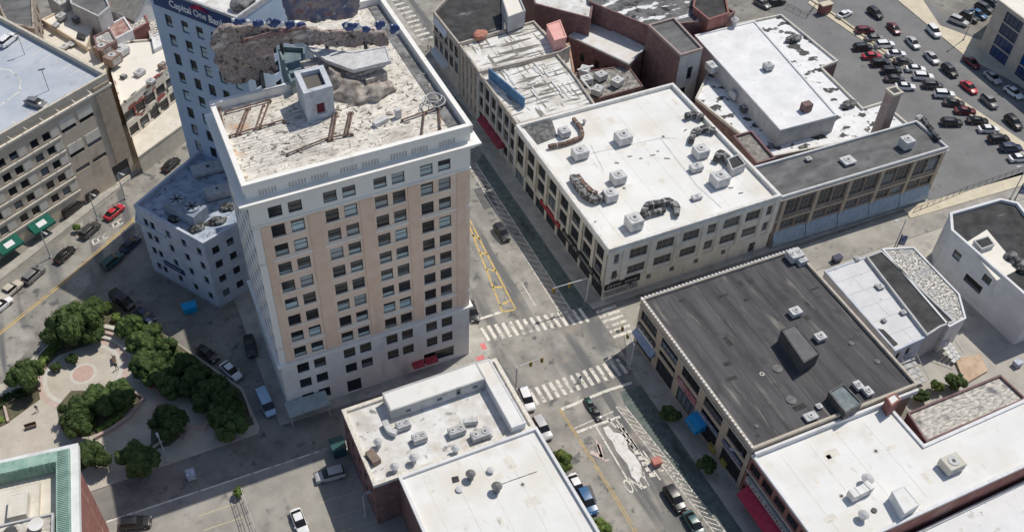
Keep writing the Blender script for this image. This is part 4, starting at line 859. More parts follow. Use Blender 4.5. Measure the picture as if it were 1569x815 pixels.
# ------------------------------------------------------------------ grey roofed building, near right
b = Bld('grey_roof_building', 'two storey tan brick corner building with wide dark grey tar roof', 'building', GP([(28.0,-40.2),(58.2,-40.2),(58.6,-14),(58.6,-8.2),(28.0,-8.0)]), 10.9, .55, wall=brick_sand, roof=roof_tar, cop=M('coping_tan', (.42,.36,.29), (.55,.49,.42), 1.), thick=.35)
e = 4; Lf = b.L(e); wins = []; ps = []
for k in range(5):
    c_ = Lf*(k+.5)/5
    wins.append((c_-2.45, c_+2.45, 6.7, 9.0)); wins.append((c_-2.45, c_+2.45, .3, 5.9)); ps.append(Lf*k/5)
b.face(e, 0, b.zr, [w_ for w_ in wins if w_[2] > 6], nx=4, nz=2, pane=glass, frame=frame_dark, mat=brick_sand) if False else b.face(e, 0, b.zr, wins, nx=4, nz=2, pane=glass_dark, frame=frame_dark)
b.band('belt_course', e, 9.3, 9.6, .16, stone_buff2)
for k in range(5): b.band('spandrel', e, 4.0, 4.9, .1, (frame_white, brick_sand, M('span_red', (.30,.10,.12), (.5,.4,.42), 1.), M('span_blue', (.12,.14,.22), (.3,.32,.4), 1.), frame_grey)[k], Lf*(k+.5)/5-2.4, Lf*(k+.5)/5+2.4)
Lb = b.L(3); b.face(3, 0, b.zr, [(Lb*(k+.5)/7-1.4, Lb*(k+.5)/7+1.4, z, z+2.2) for k in range(7) for z in (6.8, 2.0)], nx=2, pane=glass_dark); b.end(); GB = b
# pale bead course along the parapet (one piece per side)
for (e_, lb) in ((4,0),(3,0)):
    mb = MB(); a, t, n, L_ = b.fr(e_); k = 0; u = .3
    while u < L_: p = a+t*u; mb.box((p.x,p.y,10.88), (.34,.3,.14), GA); u += .72
    mb.build('parapet_beads', wall_white, b.o)
awning('shop_awning', 'long blue grey shop canopy at the corner end of the tan brick building', b, 4, Lf-Lf/5*4.95, Lf-Lf/5*4.05, 3.6, .8, 1.6, M('awning_bluegrey', (.24,.30,.42), (.34,.42,.55), 1.)) if False else None
awning('shop_awning', 'long blue grey shop canopy at the corner end of the tan brick building', b, 4, .3, 6.4, 4.0, 1.2, .9, M('awning_bluegrey', (.24,.30,.42), (.34,.42,.55), 1.))
r = awning('shop_awning', 'bright blue awning with white script in the middle of the tan brick building', b, 4, 19.2, 22.2, 3.9, 1.7, 2.0, M('awning_blue', (.01,.22,.50), (.02,.28,.58), 1.), rounded=True)
mb = MB(); a, t, n, L_ = b.fr(4)
for k in range(6): p0 = a+t*(19.7+k*.38)+n*1.86; mb.face([(p0.x,p0.y,2.55),(p0.x+t.x*.2,p0.y+t.y*.2,2.55),(p0.x+t.x*.26,p0.y+t.y*.26,3.0),(p0.x+t.x*.08,p0.y+t.y*.08,3.0)])
mb.build('lettering', wm, r, fix=False)
sign('red and white shop fascia in the third bay of the tan brick building', b, 4, 13.2, 18.6, 4.9, 5.8, M('fascia_redwhite', (.32,.06,.08), (.5,.3,.3), 1.), .25, bars=21, wmat=wm)
sign('dark blue shop fascia in the last bay of the tan brick building', b, 4, 26.3, 31.2, 4.9, 5.7, M('fascia_blue', (.08,.09,.16), (.2,.2,.3), 1.), .25, bars=22, wmat=wm)
sign('white lettered fascia in the first bay of the tan brick building', b, 4, .6, 6.0, 4.9, 5.8, M('fascia_dark', g(.05), g(.12), 1.), .25, bars=23, wmat=wm)
q = pen('stair_bulkhead', 'dark grey flat stair bulkhead in the middle of the tar roof', 'bulkhead', PP([(1232,556),(1256,541),(1219,496),(1197,505)], 13.2), 10.35, 2.9, M('bulk_grey', g(.07), g(.11), .6), M('bulk_greyroof', g(.12), g(.17), .6), .12); q.end()
hvac('white unit above the stair bulkhead on the tar roof', 1217, 482, 10.35, (2.0,1.6,1.1)); hvac('white unit right of the stair bulkhead on the tar roof', 1255, 520, 10.35, (1.8,1.5,1.0))
q = pen('glazed_rooflight', 'glazed dark rooflight box near the front edge of the tar roof', 'rooflight', PP([(1296,633),(1321,617),(1292,587),(1270,600)], 12.1), 10.35, 1.8, metal_dark, M('rooflight_glass', (.10,.13,.14), (.22,.26,.27), 1., rough=.2), .2); q.end()
for (x, y, lb) in ((1313,594,'upper of two small white roof fans right of the glazed rooflight'),(1328,603,'lower of two small white roof fans right of the glazed rooflight')): hvac(lb, x, y, 10.35, (1.3,1.6,.9), mat=metal_light)
hvac('pale rooftop box at the front edge left of the glazed rooflight', 1241, 640, 10.35, (2.2,1.4,.6), mat=metal_grey); hvac('tiny white box beside the glazed rooflight', 1254, 624, 10.35, (1.0,.9,.5))
for (x, y, lb, sz) in ((1191,565,'low round drain cover left on the tar roof',.7),(1212,613,'pale square hatch low on the tar roof',.7),(1304,526,'small round vent right on the tar roof',.4),(1344,554,'small white vent near the right edge of the tar roof',.4),(1159,653,'dark small vent near the avenue edge of the tar roof',.3)): pipe_vent(lb, x, y, 10.35, sz, .14, M('cover_grey', g(.12), g(.22), 1.))
hvac('white double fan unit in the far right corner of the tar roof', 1216, 397, 10.35, (2.6,2.2,1.6), fans=2, mat=metal_grey); hvac('second double fan unit beside the far right corner of the tar roof', 1226, 404, 10.0, (1.8,1.8,1.4), fans=1, mat=metal_grey)

# white strip roofs right of it
b = Bld('white_row_house', 'row building with plain off white roof right of the tar roof', 'building', PP([(1372,537),(1420,515),(1327,393),(1264,415)], 6.4), 6.4, .2, wall=wall_bluewhite, roof=M('roof_offwhite', g(.60), g(.70), .4, spots=[(g(.2), .7, .68, .74, one)], lines=(g(.3), 40, 3.3, .06, .6)), thick=.25)
b.face(0, 0, b.zr, [(.8,1.8,3.4,5.2),(3.0,4.0,3.4,5.2)], pane=glass_dark, nz=3); b.end()
b = Bld('dark_row_house', 'row building with charcoal roof between two pale roofs', 'building', PP([(1441,500),(1463,492),(1351,384),(1328,393),(1421,513)], 6.9), 6.9, .2, wall=wall_grey, roof=roof_dark, thick=.25); b.end()
b = Bld('mottled_row_house', 'row building with heavily mottled black and white roof beside the side street', 'building', PP([(1455,500),(1480,487),(1470,450),(1400,378),(1352,381)], 6.9), 6.9, .25, wall=wall_white, roof=roof_noisy, thick=.25)
b.end()
for (x, y, lb, s_) in ((1347,440,'square grey vent box in the middle of the off white roof',1.0),(1383,480,'dark vent on the lower part of the off white roof',.7),(1354,492,'dark patch vent at the left of the off white roof',.6),(1312,398,'round vent at the far end of the off white roof',.7)): hvac(lb, x, y, 6.25, (s_*1.4,s_*1.3,.5), mat=metal_grey)
tag(MB().prism(PP([(1343,503),(1354,505),(1376,527),(1366,533)], 6.25), 6.2, 6.3).build('roof_mat', roof_dark), 'black felt patch at the near left end of the off white roof', 'roof mat')
def stairs(name, label, px, py, z, n, w_, run, rz, mat, drop):
    p = P(px, py, z); r = root(name, p, label, 'stairs'); d = Vector((cos(rz), sin(rz), 0))
    for k in range(n): c_ = p+d*run*k; MB().box((c_.x,c_.y,z-drop*(k+1)-.12), (run*.92,w_,.14), rz).build('tread', mat, r)
    q = Vector((-d.y, d.x, 0))
    for s_ in (-1, 1): MB().tube([p+q*w_/2*s_+Vector((0,0,.7)), p+d*run*n+q*w_/2*s_-Vector((0,0,drop*n-.7))], .06, 5).build('handrail', metal_light, r)
    return r
stairs('rear_stairs', 'wide grey rear stairs behind the off white roof', 1386, 540, 3.6, 6, 3.0, .9, radians(-67), M('stair_grey', g(.4), g(.55), 1.), .45)
stairs('rear_stairs', 'white railed rear steps below the mottled roof', 1445, 515, 3.4, 6, 2.2, .7, radians(-50), M('stair_white', g(.6), g(.7), 1.), .45)
b = Bld('rubble_roof_building', 'low brick building with weathered grey rubble like roof', 'building', PP([(1420,676),(1572,610),(1533,574),(1391,632)], 8.6), 8.6, .4, wall=brick_purple, roof=roof_rubble, thick=.22); b.end()
# white roofed building at the lower right
b = Bld('white_roof_shop', 'red brick shop building with glaring white roof at the lower right', 'building', GP([(28.0,-58.5),(36.0,-58.0),(90,-57.2),(90,-47.9),(52.4,-48.9),(52.4,-40.45),(28.0,-40.45)]), 9.6, .35, wall=brick_red, roof=roof_white2, cop=M('cop_w', g(.66), g(.8), 1.), thick=.4)
e = 6; Lf = b.L(e); b.face(e, 0, b.zr, [(Lf*(k+.5)/6-1.2, Lf*(k+.5)/6+1.2, z, z+1.9) for k in range(6) for z in (6.4, 3.9, .4)], brick_red, nx=3, pane=glass_dark)
b.band('belt_course', e, 5.7, 6.0, .15, stone_buff2); b.end(); WB = b
r = awning('shop_awning', 'long rounded crimson awning in front of the brick shop', b, 6, 1.6, 12.0, 4.1, 1.7, 2.1, M('awning_crimson', (.40,.03,.07), (.52,.06,.11), 1.), rounded=True)
sign('grey sign board with small lettering above the crimson awning', b, 6, .8, 13.2, 4.2, 5.3, M('board_grey', g(.35), g(.5), 1.), .5, bars=31, wmat=frame_dark)
sign('white lettered black sign at the lower end of the brick shop', b, 6, 14.6, 18, 3.4, 5.2, M('sign_black', g(.03)), .4, bars=32, wmat=wm)
hvac('beige louvred rooftop unit on the right of the glaring white roof', 1455, 716, 9.3, (3.0,2.4,1.7), mat=M('unit_beige', (.55,.52,.44), (.66,.63,.55), 1.))
q = pen('roof_hatch_room', 'white boxed stair room with louvred side on the glaring white roof', 'bulkhead', PP([(1386,786),(1409,772),(1385,743),(1367,752)], 11.2), 9.25, 2.0, wall_white, roof_white2, .06); q.end()
duct('white wrapped pipe bend left of the boxed stair room', [(1300,765),(1318,757),(1330,750)], 9.25, 1.4, mat=roof_white2, seed=12)
pipe_vent('dark capped turbine vent above the wrapped pipe', 1326, 740, 9.25, .8, 1.2, metal_grey); pipe_vent('dark capped vent at the front of the glaring white roof', 1320, 794, 9.25, .7, 1.1, metal_grey)
pipe_vent('small black square vent at the front of the glaring white roof', 1339, 782, 9.25, .6, .2, metal_dark, cap=False)
q = pen('party_chimney', 'white capped brick chimney where tar and white roofs meet', 'chimney', PP([(1366,622),(1380,612),(1371,602),(1358,609)], 11.9), 9.2, 2.8, brick_red, roof_white2, .1); q.end()
tag(MB().prism([G(28.2,-40.5),G(58.1,-40.5),G(58.1,-40.9),G(28.2,-40.9)], 9.2, 10.2).build('party_wall', wall_white), 'low white party wall between tar roof and white roof', 'wall')
b = Bld('lower_white_roof', 'lower long white and patchy roof at the bottom right corner', 'building', GP([(36.5,-68),(92,-68),(92,-57.6),(36.5,-58.8)]), 5.6, .3, wall=wall_grey, roof=M('roof_lower', g(.72), g(.80), .3, spots=[(g(.5, WARM), .5, .62, .75, one), (g(.3), 1.2, .68, .74, one)]), thick=.3); b.end()
# right white building
b = Bld('white_wall_building', 'white rendered building with charcoal roof at the right edge', 'building', PP([(1458,352),(1590,468),(1660,440),(1560,310),(1533,304),(1456,326)], 10.2), 10.2, .6, wall=wall_white, roof=roof_dark, cop=wall_white, thick=.4)
e = 0; Lf = b.L(e); b.face(e, 0, b.zr, [(2.2,4.0,5.6,7.4),(6.2,10.2,3.2,5.0),(9.2,11.0,6.2,7.8)], nx=1, nz=1, pane=glass_dark); b.end()
tag(MB().prism(PP([(1480,372),(1512,352),(1562,412),(1527,430)], 9.62), 9.55, 9.66).build('roof_mat', roof_white), 'white membrane patch on the charcoal roof at the right edge', 'roof mat')
q = pen('roof_hatch_room', 'dark topped box on the white patch at the right edge', 'rooftop box', PP([(1504,382),(1524,375),(1514,362),(1492,369)], 10.6), 9.6, 1.1, wall_grey, roof_dark, .1); q.end()
tag(lump('roof_duct', 'twisted pale duct on the charcoal roof at the right edge', 'duct', [(P(1548,392,10),1.2,1,.8),(P(1560,402,10),1.4,1,.8),(P(1568,412,10),1.2,1,.8)], duct_dark, .3, 9, vox=.3))
# office with blue glazing in the upper right corner
b = Bld('office_building', 'pale concrete office with blue glazed bays in the upper right corner', 'building', PP([(1530,0),(1600,52),(1640,20),(1600,-60),(1550,-40)], 13.0), 13.0, .4, wall=M('office_concrete', (.50,.45,.38), (.60,.55,.47), .5), roof=roof_white, thick=.3)
Lf = b.L(0); wins = []
for k in range(3):
    c_ = 3.4+k*8.6
    for z in range(4): wins.append((c_, c_+5.4, .8+z*2.9, 3.4+z*2.9))
b.face(0, 0, b.zr, wins, nx=4, nz=1, pane=glass_blue, frame=M('frame_blue', (.02,.03,.08))); b.end()

# ------------------------------------------------------------------ lower middle white buildings
b = Bld('courtyard_building', 'red brick building with white penthouse ring round a sunken white roof court', 'building', GP([(-24.9,-24.2),(.6,-24.2),(.6,-9.9),(-24.9,-9.9)]), 10.6, .5, wall=brick_purple, roof=roof_white_dirty, cop=M('cop_cream', (.62,.58,.50), (.76,.72,.64), 2., contrast=(.45,.55)), thick=.5)
e = 3; Lf = b.L(e); b.face(e, 0, b.zr, [(Lf*(k+.5)/5-.5, Lf*(k+.5)/5+.5, z, z+1.6) for k in range(5) for z in (6.5, 3.0)], pane=glass_dark); b.end(); CB = b
z1 = 10.1
q = pen('penthouse', 'long white rooftop penthouse with small windows facing the sunken court', 'penthouse', GP([(-18.6,-14.3),(-3.2,-14.3),(-3.2,-10.7),(-18.6,-10.7)]), z1, 2.4, wall_grey, roof_white2, .08)
q.face(0, z1-.02, q.zr, [(2.4,3.2,z1+.7,z1+1.4),(7.4,8.3,z1+.8,z1+1.6),(10.6,11.4,z1+.6,z1+1.9),(13.3,14.2,z1+.9,z1+1.6)], frame=frame_white, pane=glass_dark); q.end()
q = pen('penthouse', 'white rooftop strip along the avenue side of the court', 'penthouse', GP([(-3.15,-23.8),(-.9,-23.8),(-.9,-10.7),(-3.15,-10.7)]), z1, 2.0, wall_white, roof_white2, .08); q.end()
for (x, y, lb, sz) in ((618,655,'grey rooftop unit at the left end of the sunken court',(2.2,1.4,1.2)),(643,675,'grey rooftop unit in the lower left of the sunken court',(2.2,1.4,1.3)),(700,664,'grey rooftop unit in the centre of the sunken court',(2.6,1.4,1.2)),(736,670,'grey rooftop unit at the right end of the sunken court',(2.9,1.5,1.2))): hvac(lb, x, y, z1, sz, mat=metal_grey, fans=2)
duct('white curved pipe left in the sunken court', [(590,650),(596,664),(608,668)], z1, .9, mat=metal_light, seed=21); duct('white curved pipe in the middle of the sunken court', [(705,652),(716,650),(732,648)], z1, .8, mat=metal_light, seed=22); duct('white pipe elbow beside the right unit of the sunken court', [(742,656),(750,660),(752,672)], z1, .6, mat=metal_light, seed=23)
tag(MB().box(P(572,704,z1), (2.3,1.3,1.1), GA-1.35).build('roof_box', M('box_tan', (.20,.15,.12), (.28,.22,.18), 1.)), 'brown box at the left edge of the courtyard roof', 'rooftop box')
for (x, y, lb) in ((580,684,'dark turbine vent above the brown box'),(605,722,'dark turbine vent at the front left roof corner'),(634,708,'dark vent midway along the front parapet'),(698,694,'white vent at the front of the sunken court')): pipe_vent(lb, x, y, z1, .6, 1.3, metal_grey if 'white' not in lb else metal_light)
b = Bld('plain_white_building', 'plain white flat roofed brick building at the bottom centre', 'building', GP([(-21.2,-60),(.9,-60),(.9,-42),(.6,-24.45),(-21.2,-24.45)]), 11.0, .5, wall=brick_purple, roof=roof_white2, cop=wall_white, thick=.35)
b.done.add(0); b.face(0, 0, b.zr); b.end(); FB = b
for (x, y, lb, s_) in ((721,733,'dark turbine vent left on the plain white roof',.65),(761,752,'dark turbine vent in the middle of the plain white roof',.7)): pipe_vent(lb, x, y, 10.5, s_, 1.3, M('vent_dark', g(.12), g(.3), 1.))
tag(MB().prism(PP([(692,731),(702,729),(704,737),(694,740)], 10.5), 10.48, 10.6).build('roof_hatch', roof_dark), 'small black square hatch on the plain white roof', 'hatch')
pipe_vent('pale round vent in the upper part of the plain white roof', 752, 722, 10.5, .5, .5, metal_light); pipe_vent('pale low vent left of the middle turbine', 704, 750, 10.5, .5, .3, metal_light)
tag(MB().stroke(PP([(767,742),(783,736),(823,722)], 10.5), .12, 10.53).build('roof_seam', duct_dark), 'dark thin seam line on the plain white roof', 'seam')
tag(MB().box(G(-24.8,-14.5,9.9), (.6,1.4,.9)).build('wall_lamp', metal_dark), 'small dark box on the left wall of the courtyard building', 'box') if False else None
# red brick building with green copper parapet, bottom left corner
def copper_building():
    zt = 21.3; fr_ = P(92,680,zt); 
    dB = (P(92,680,zt)-P(0,700,zt)).normalized(); dN = Vector((dB.y, -dB.x, 0))
    c_ = P(106,686,zt); pts = [c_-dB*30+dN*26, c_+dN*26, c_, c_-dB*30]
    b = Bld('copper_roof_building', 'red brick building with green copper mansard parapet in the bottom left corner', 'building', pts, zt, 2.4, wall=brick_red, roof=roof_cream, cop=copper, thick=1.7, cop_out=.0)
    b.ring('cornice', zt-1.6, zt-.6, 1.0, wall_white, .1); b.ring('cornice', zt-2.2, zt-1.6, .6, brick_red, .1)
    b.face(1, 0, b.zr, [(u, u+1.2, z, z+1.8) for u in (2,5,8,11) for z in (14, 10, 6)], brick_red, pane=glass_dark)
    a, t, n, L_ = b.fr(1); mb = MB(); k = 0
    for u in range(0, 90):
        p = a+t*(L_-.3-u*.28)-n*.15; q_ = a+t*(L_-.3-u*.28)-n*1.5; mb.tube([p+Vector((0,0,zt+.02)), q_+Vector((0,0,zt+.06))], .05, 4)
    mb.build('standing_seams', copper_dk, b.o)
    a, t, n, L_ = b.fr(2); mb = MB()
    for u in range(0, 40):
        p = a+t*(u*.7+1.8)-n*1.72; mb.tube([p+Vector((0,0,zt-.1)), p+Vector((0,0,zt-2.3))], .12, 4)
    mb.build('inner_ribs', copper, b.o)
    b.end()
    q = pen('roof_platform', 'cream raised platform inside the copper parapet', 'platform', [c_-dB*30+dN*9.5, c_-dB*4.4+dN*9.5, c_-dB*4.2+dN*3.2, c_-dB*30+dN*3.2], zt-2.4, 1.0, roof_cream, roof_cream, .05); q.end()
    q = pen('roof_hatch_room', 'small cream box on the raised platform inside the copper parapet', 'rooftop box', [c_-dB*7.6+dN*8.8, c_-dB*5.4+dN*8.8, c_-dB*5.2+dN*5.4, c_-dB*7.4+dN*5.4], zt-1.4, 1.5, wall_cream if False else roof_cream, roof_cream, .05); q.end()
    q = pen('rear_wing_roof', 'grimy pale roof strip in front of the cream platform', 'roof', [c_-dB*30+dN*14, c_-dB*2.1+dN*14, c_-dB*2.0+dN*9.7, c_-dB*30+dN*9.7], zt-2.4, 2.6, wall_grey, roof_old, .3); q.end()
    p = c_-dB*3.9+dN*11.2; z2 = zt-.1
    r = root('satellite_dish', Vector((p.x,p.y,z2)), 'round white dish on the grimy roof strip in the bottom left corner', 'dish')
    MB().cyl((p.x,p.y,z2), .12, .7, 6).build('mast', metal_dark, r); MB().cyl((p.x,p.y,z2+.7), .85, .22, 20, .95).build('bowl', roof_white2, r)
    r = root('exhaust_fan', p-dB*3.2, 'dark round exhaust fan left of the white dish', 'fan'); pp = p-dB*3.2; r.location = (pp.x,pp.y,z2)
    MB().cyl((pp.x,pp.y,z2), .8, .6, 14).build('housing', metal_dark, r)
copper_building()

# ------------------------------------------------------------------ annexe left of the tall building
zt = 16.3
b = Bld('shaded_annexe', 'four storey pale blue grey building in the tower shadow with cluttered roof', 'building', PP([(205,314),(311,372),(385,330),(352,200),(306,230)], zt), zt, .9, wall=wall_bluewhite, roof=M('roof_bluegrey', (.28,.34,.42), (.50,.56,.64), .7, spots=[(g(.12), .9, .58, .7, one)]), thick=.4)
L0 = b.L(0); b.face(0, 0, b.zr, [(L0*f_-.55, L0*f_+.55, z, z+1.7) for z in (12.4,9.0,5.4,1.4) for f_ in (.12,.22,.45,.68,.9)], pane=glass_dark)
L1 = b.L(1); b.face(1, 0, b.zr, [(L1*f_-.7, L1*f_+.7, z, z+1.7) for z in (12.4,9.0,5.4,1.8) for f_ in (.2,.5,.8)], pane=glass_dark)
b.end(); AB = b
q = pen('stepped_wing', 'lower stepped wing on the street corner of the shaded annexe', 'wing', PP([(207,337),(252,362),(256,350),(208,322)], 12.5), 0, 12.5, wall_bluewhite, roof_dirty if False else roof_white_dirty, .4); q.end() if False else None
sign('dark blue name board on the face of the shaded annexe', b, 0, L0*.25, L0*.55, 4.0, 5.2, M('board_navy', (.03,.05,.12), (.05,.08,.18), 1.), .2, bars=41, wmat=wm)
r = root('cooling_tower', P(287,325,zt-.9), 'twin fan cooling tower on the roof of the shaded annexe', 'cooling tower')
p = P(287,330,zt-.9); MB().box((p.x,p.y,zt-.92), (7.2,3.4,2.6), radians(-32)).build('casing', M('casing_blue', (.22,.26,.33), (.34,.39,.47), 1.), r)
for s_ in (-1, 1):
    c_ = (p.x+s_*1.75*cos(radians(-32)), p.y+s_*1.75*sin(radians(-32)), zt+1.68); fn = MB().cyl(c_, 1.35, .4, 20).build('fan_ring', M('fan_blue', (.30,.34,.42), (.4,.45,.52), 1.), r)
    mb = MB(); [mb.box((c_[0],c_[1],c_[2]+.41), (2.4,.28,.04), rz=k*pi/3) for k in range(3)]; mb.build('blades', metal_dark, fn)
hvac('grey rooftop unit right of the cooling tower', 335, 300, zt-.9, (4.5,2.5,1.6), mat=metal_grey); hvac('low plant box behind the cooling tower', 320, 262, zt-.9, (6,3,1.0), mat=metal_grey)
tag(lump('roof_junk', '# heap of jumbled dark pipes on the front of the shaded annexe roof', 'roof plant', [(P(300,352,zt-.8),1.8,1,.7),(P(330,340,zt-.8),2.2,1,.8),(P(352,318,zt-.8),2,1,.8),(P(270,335,zt-.8),1.6,1,.7)], duct_dark, .35, 12, vox=.35))

# ------------------------------------------------------------------ beige parking building, left
zt = 24.0
b = Bld('parking_building', 'beige six storey building with rows of square windows and rooftop car park', 'building', PP([(-170,303),(163,113),(-60,-8),(-400,180)], zt), zt, 1.2, wall=wall_beige, roof=deck_m, cop=M('cop_beige', (.50,.45,.37), (.62,.57,.49), 1.), thick=.45)
e = 0; Lf = b.L(e); wins = []
FHb = 3.3
rowsz = [4.5+FHb*k for k in range(5)]
u_r = Lf-13.5; k = 0; us = []
while u_r > Lf-62:
    us += [(u_r-2.6, u_r-1.0), (u_r-5.2, u_r-3.6)]; u_r -= 7.0
wins = [(a, c_, z, z+1.7) for z in rowsz[::-1] for a, c_ in us if a > .5]
wins += [(Lf-x-3.2, Lf-x, z, z+.9) for z in (17.2, 11.4, 7.6) for x in (5.0, 9.0)] + [(Lf-4.9, Lf-1.0, .2, 4.2)]
b.face(e, 0, b.zr, wins, pane=glass_dark, nz=1)
for z in rowsz: 
    b.band('belt_course', e, z-.9, z-.55, .14, panel_beige, Lf-62, Lf-12.6)
for z in rowsz:
    for i in range(0, len(us), 2):
        if us[i+1][0] > 1: b.band('panel', e, z-.05, z+1.75, .05, panel_beige, us[i][1]+.15, us[i][1]+1.75)
for z in (18.1, 12.3):
    for x in (5.0, 9.0): b.band('window_blind', e, z, z+2.0, .06, panel_beige, Lf-x-3.2, Lf-x)
b.ring('cornice', zt-2.6, zt-2.2, .3, panel_beige)
b.band('corner_pier', e, 4.6, zt-1.4, .25, M('pier_beige', (.46,.37,.28), (.58,.49,.38), .8), Lf-3.6, Lf-.1)
b.end(); PB = b
for k, u in enumerate((Lf-20.5, Lf-27.6, Lf-34.6, Lf-41.5)):
    awning('entrance_awning', 'dark green awning with white panel, '+('nearest the corner','second from the corner','third from the corner','farthest from the corner')[k]+' of the beige building', b, e, u-4.6, u, 3.6, 1.5, 2.2, M('awning_green', (.01,.10,.07), (.02,.15,.11), 1.), group='green awnings of the beige building', panel=M('panel_white', g(.8)))
m = MB()
zr = zt-1.2+.012
for k in range(9): m.stroke(PP([(20+k*14, 70+k*8), (50+k*14, 52+k*8)], zr), .16, zr)
for k in range(6): m.stroke(PP([(-8+k*26, 200-k*14), (22+k*24, 215-k*14)], zr), .16, zr) 
m.stroke(PP([(-5,105),(15,108),(32,122),(30,140),(0,162)], zr), .25, zr)
tag(marks('deck_line', m), kind='structure')
for (x, y, lb) in ((38,84,'lamp post near the far row of the rooftop car park'),(75,139,'lamp post near the middle of the rooftop car park')):
    p = P(x, y, zr); r = root('deck_lamp', p, lb, 'lamp post'); MB().tube([(p.x,p.y,zr),(p.x,p.y,zr+4.6)], .08, 6).build('pole', metal_grey, r); MB().box((p.x,p.y,zr+4.6), (1.2,.3,.12), GA).build('lamp_head', metal_dark, r)
# jumble behind it
def simple(name, label, pts, z, wall, roof, par=.4, e=None, wins=None, **k):
    b = Bld(name, label, 'building', PP(pts, z), z, par, wall=wall, roof=roof, thick=.3, **k)
    if wins: b.face(e, 0, b.zr, wins(b.L(e)), pane=glass_dark)
    return b.end()
simple('cream_roof_building', 'cream roofed building directly behind the rooftop car park', [(160,113),(166,92),(134,72),(66,32),(38,46)], 14, wall_beige, roof_cream)
simple('white_roof_building', 'white roofed building with a small dark hatch behind the cream roof', [(132,72),(143,37),(108,8),(64,30)], 15, wall_beige, roof_white)
tag(MB().prism(PP([(118,60),(130,64),(132,57),(120,52)], 14.6), 14.6, 15.1).build('roof_hatch', roof_dark), 'dark square hatch on the upper left white roof', 'hatch')
simple('street_front_building', 'white roofed building with mangled cream and red front on the left street', [(185,160),(278,86),(262,58),(205,62),(150,72),(166,95)], 13, wall_cream, roof_white, e=0, wins=lambda L_: [(L_*(k+.5)/6-1.3, L_*(k+.5)/6+1.3, z, z+2.2) for k in range(6) for z in (8.2, 4.6, .8)])
simple('cream_front_building', 'cream fronted low building with dark shop openings beside the blue tower', [(212,240),(306,172),(280,92),(188,165)], 4.4, M('cream_wall', (.6,.55,.46), (.72,.67,.57), .5), roof_cream, par=.2)
simple('grey_wall_building', 'grey walled building with black shadowed side at the top left', [(150,25),(168,10),(150,-30),(105,-28),(108,5)], 19, wall_grey, roof_grey)
simple('brown_facade_building', 'tall brown and cream fronted building at the top left corner', [(10,34),(52,44),(48,-20),(-20,-30)], 22, M('facade_brown', (.16,.13,.12), (.50,.42,.34), .5, stretch=(1,1,3)), roof_grey, e=1, wins=lambda L_: [(L_*(k+.5)/4-1, L_*(k+.5)/4+1, z, z+2) for k in range(4) for z in (6,9.5,13,16.5)])
simple('mottled_roof_building', 'low mottled grey roof left of the blue tower top', [(232,70),(262,52),(252,20),(225,30)], 12, wall_grey, roof_noisy)
simple('red_trim_building', 'grey roofed building with red brick trim behind the gabled house', [(205,60),(250,20),(240,-20),(150,-20),(160,30),(180,42)], 10.5, brick_red, roof_grey)
def house(name, label, c_, w_, d_, h_, rh, rz, wall, roof):
    p = P(*c_); r = root(name, p, label, 'house', rz=rz)
    x, y = w_/2, d_/2
    def mk(nm, v, f, m_): me = bpy.data.meshes.new(nm); me.from_pydata(v, [], f); me.materials.append(m_); o = bpy.data.objects.new(nm, me); C.objects.link(o); o.parent = r; return o
    mk('wall', [(-x,-y,0),(x,-y,0),(x,y,0),(-x,y,0),(-x,-y,h_),(x,-y,h_),(x,y,h_),(-x,y,h_),(-x,0,h_+rh),(x,0,h_+rh)], [(0,1,5,4),(1,2,6,9,5),(2,3,7,6),(3,0,4,8,7)], wall)
    o = .4; k = rh/y
    mk('roof', [(-x-o,-y-o,h_-o*k+.05),(x+o,-y-o,h_-o*k+.05),(x+o,0,h_+rh+.05),(-x-o,0,h_+rh+.05),(x+o,y+o,h_-o*k+.05),(-x-o,y+o,h_-o*k+.05),(-x-o,-y-o,h_-o*k+.25),(x+o,-y-o,h_-o*k+.25),(x+o,0,h_+rh+.25),(-x-o,0,h_+rh+.25),(x+o,y+o,h_-o*k+.25),(-x-o,y+o,h_-o*k+.25)],
       [(0,3,2,1),(3,5,4,2),(6,7,8,9),(9,8,10,11),(0,1,7,6),(4,5,11,10),(1,2,8,7),(2,4,10,8),(3,0,6,9),(5,3,9,11)], roof)
    mk('chimney', [(a*.5+x*.5, b_*.5, z) for z in (h_, h_+rh+1.3) for a, b_ in ((-1,-1),(1,-1),(1,1),(-1,1))], [(0,1,5,4),(1,2,6,5),(2,3,7,6),(3,0,4,7),(4,5,6,7)], brick_red)
    for s_ in (-1, 1):
        for z in (h_*.35, h_*.7):
            mk('window', [(s_*w_*.25-.5,-y-.03,z),(s_*w_*.25+.5,-y-.03,z),(s_*w_*.25+.5,-y-.03,z+1.3),(s_*w_*.25-.5,-y-.03,z+1.3)], [(0,1,2,3)], frame_dark)
    return r
house('gabled_house', 'gabled house with grey pitched roof left of the blue tower', (233,88), 9, 11, 14.5, 4, radians(-33), wall_white, M('shingle_grey', (.24,.23,.21), (.36,.35,.32), 1., bump=.2))
house('small_gabled_house', 'smaller dark gabled house with reddish roof left of the grey gable', (208,86), 7, 7, 12.0, 3.4, radians(57), wall_grey, M('shingle_red', (.22,.12,.10), (.36,.24,.21), 1., bump=.2))

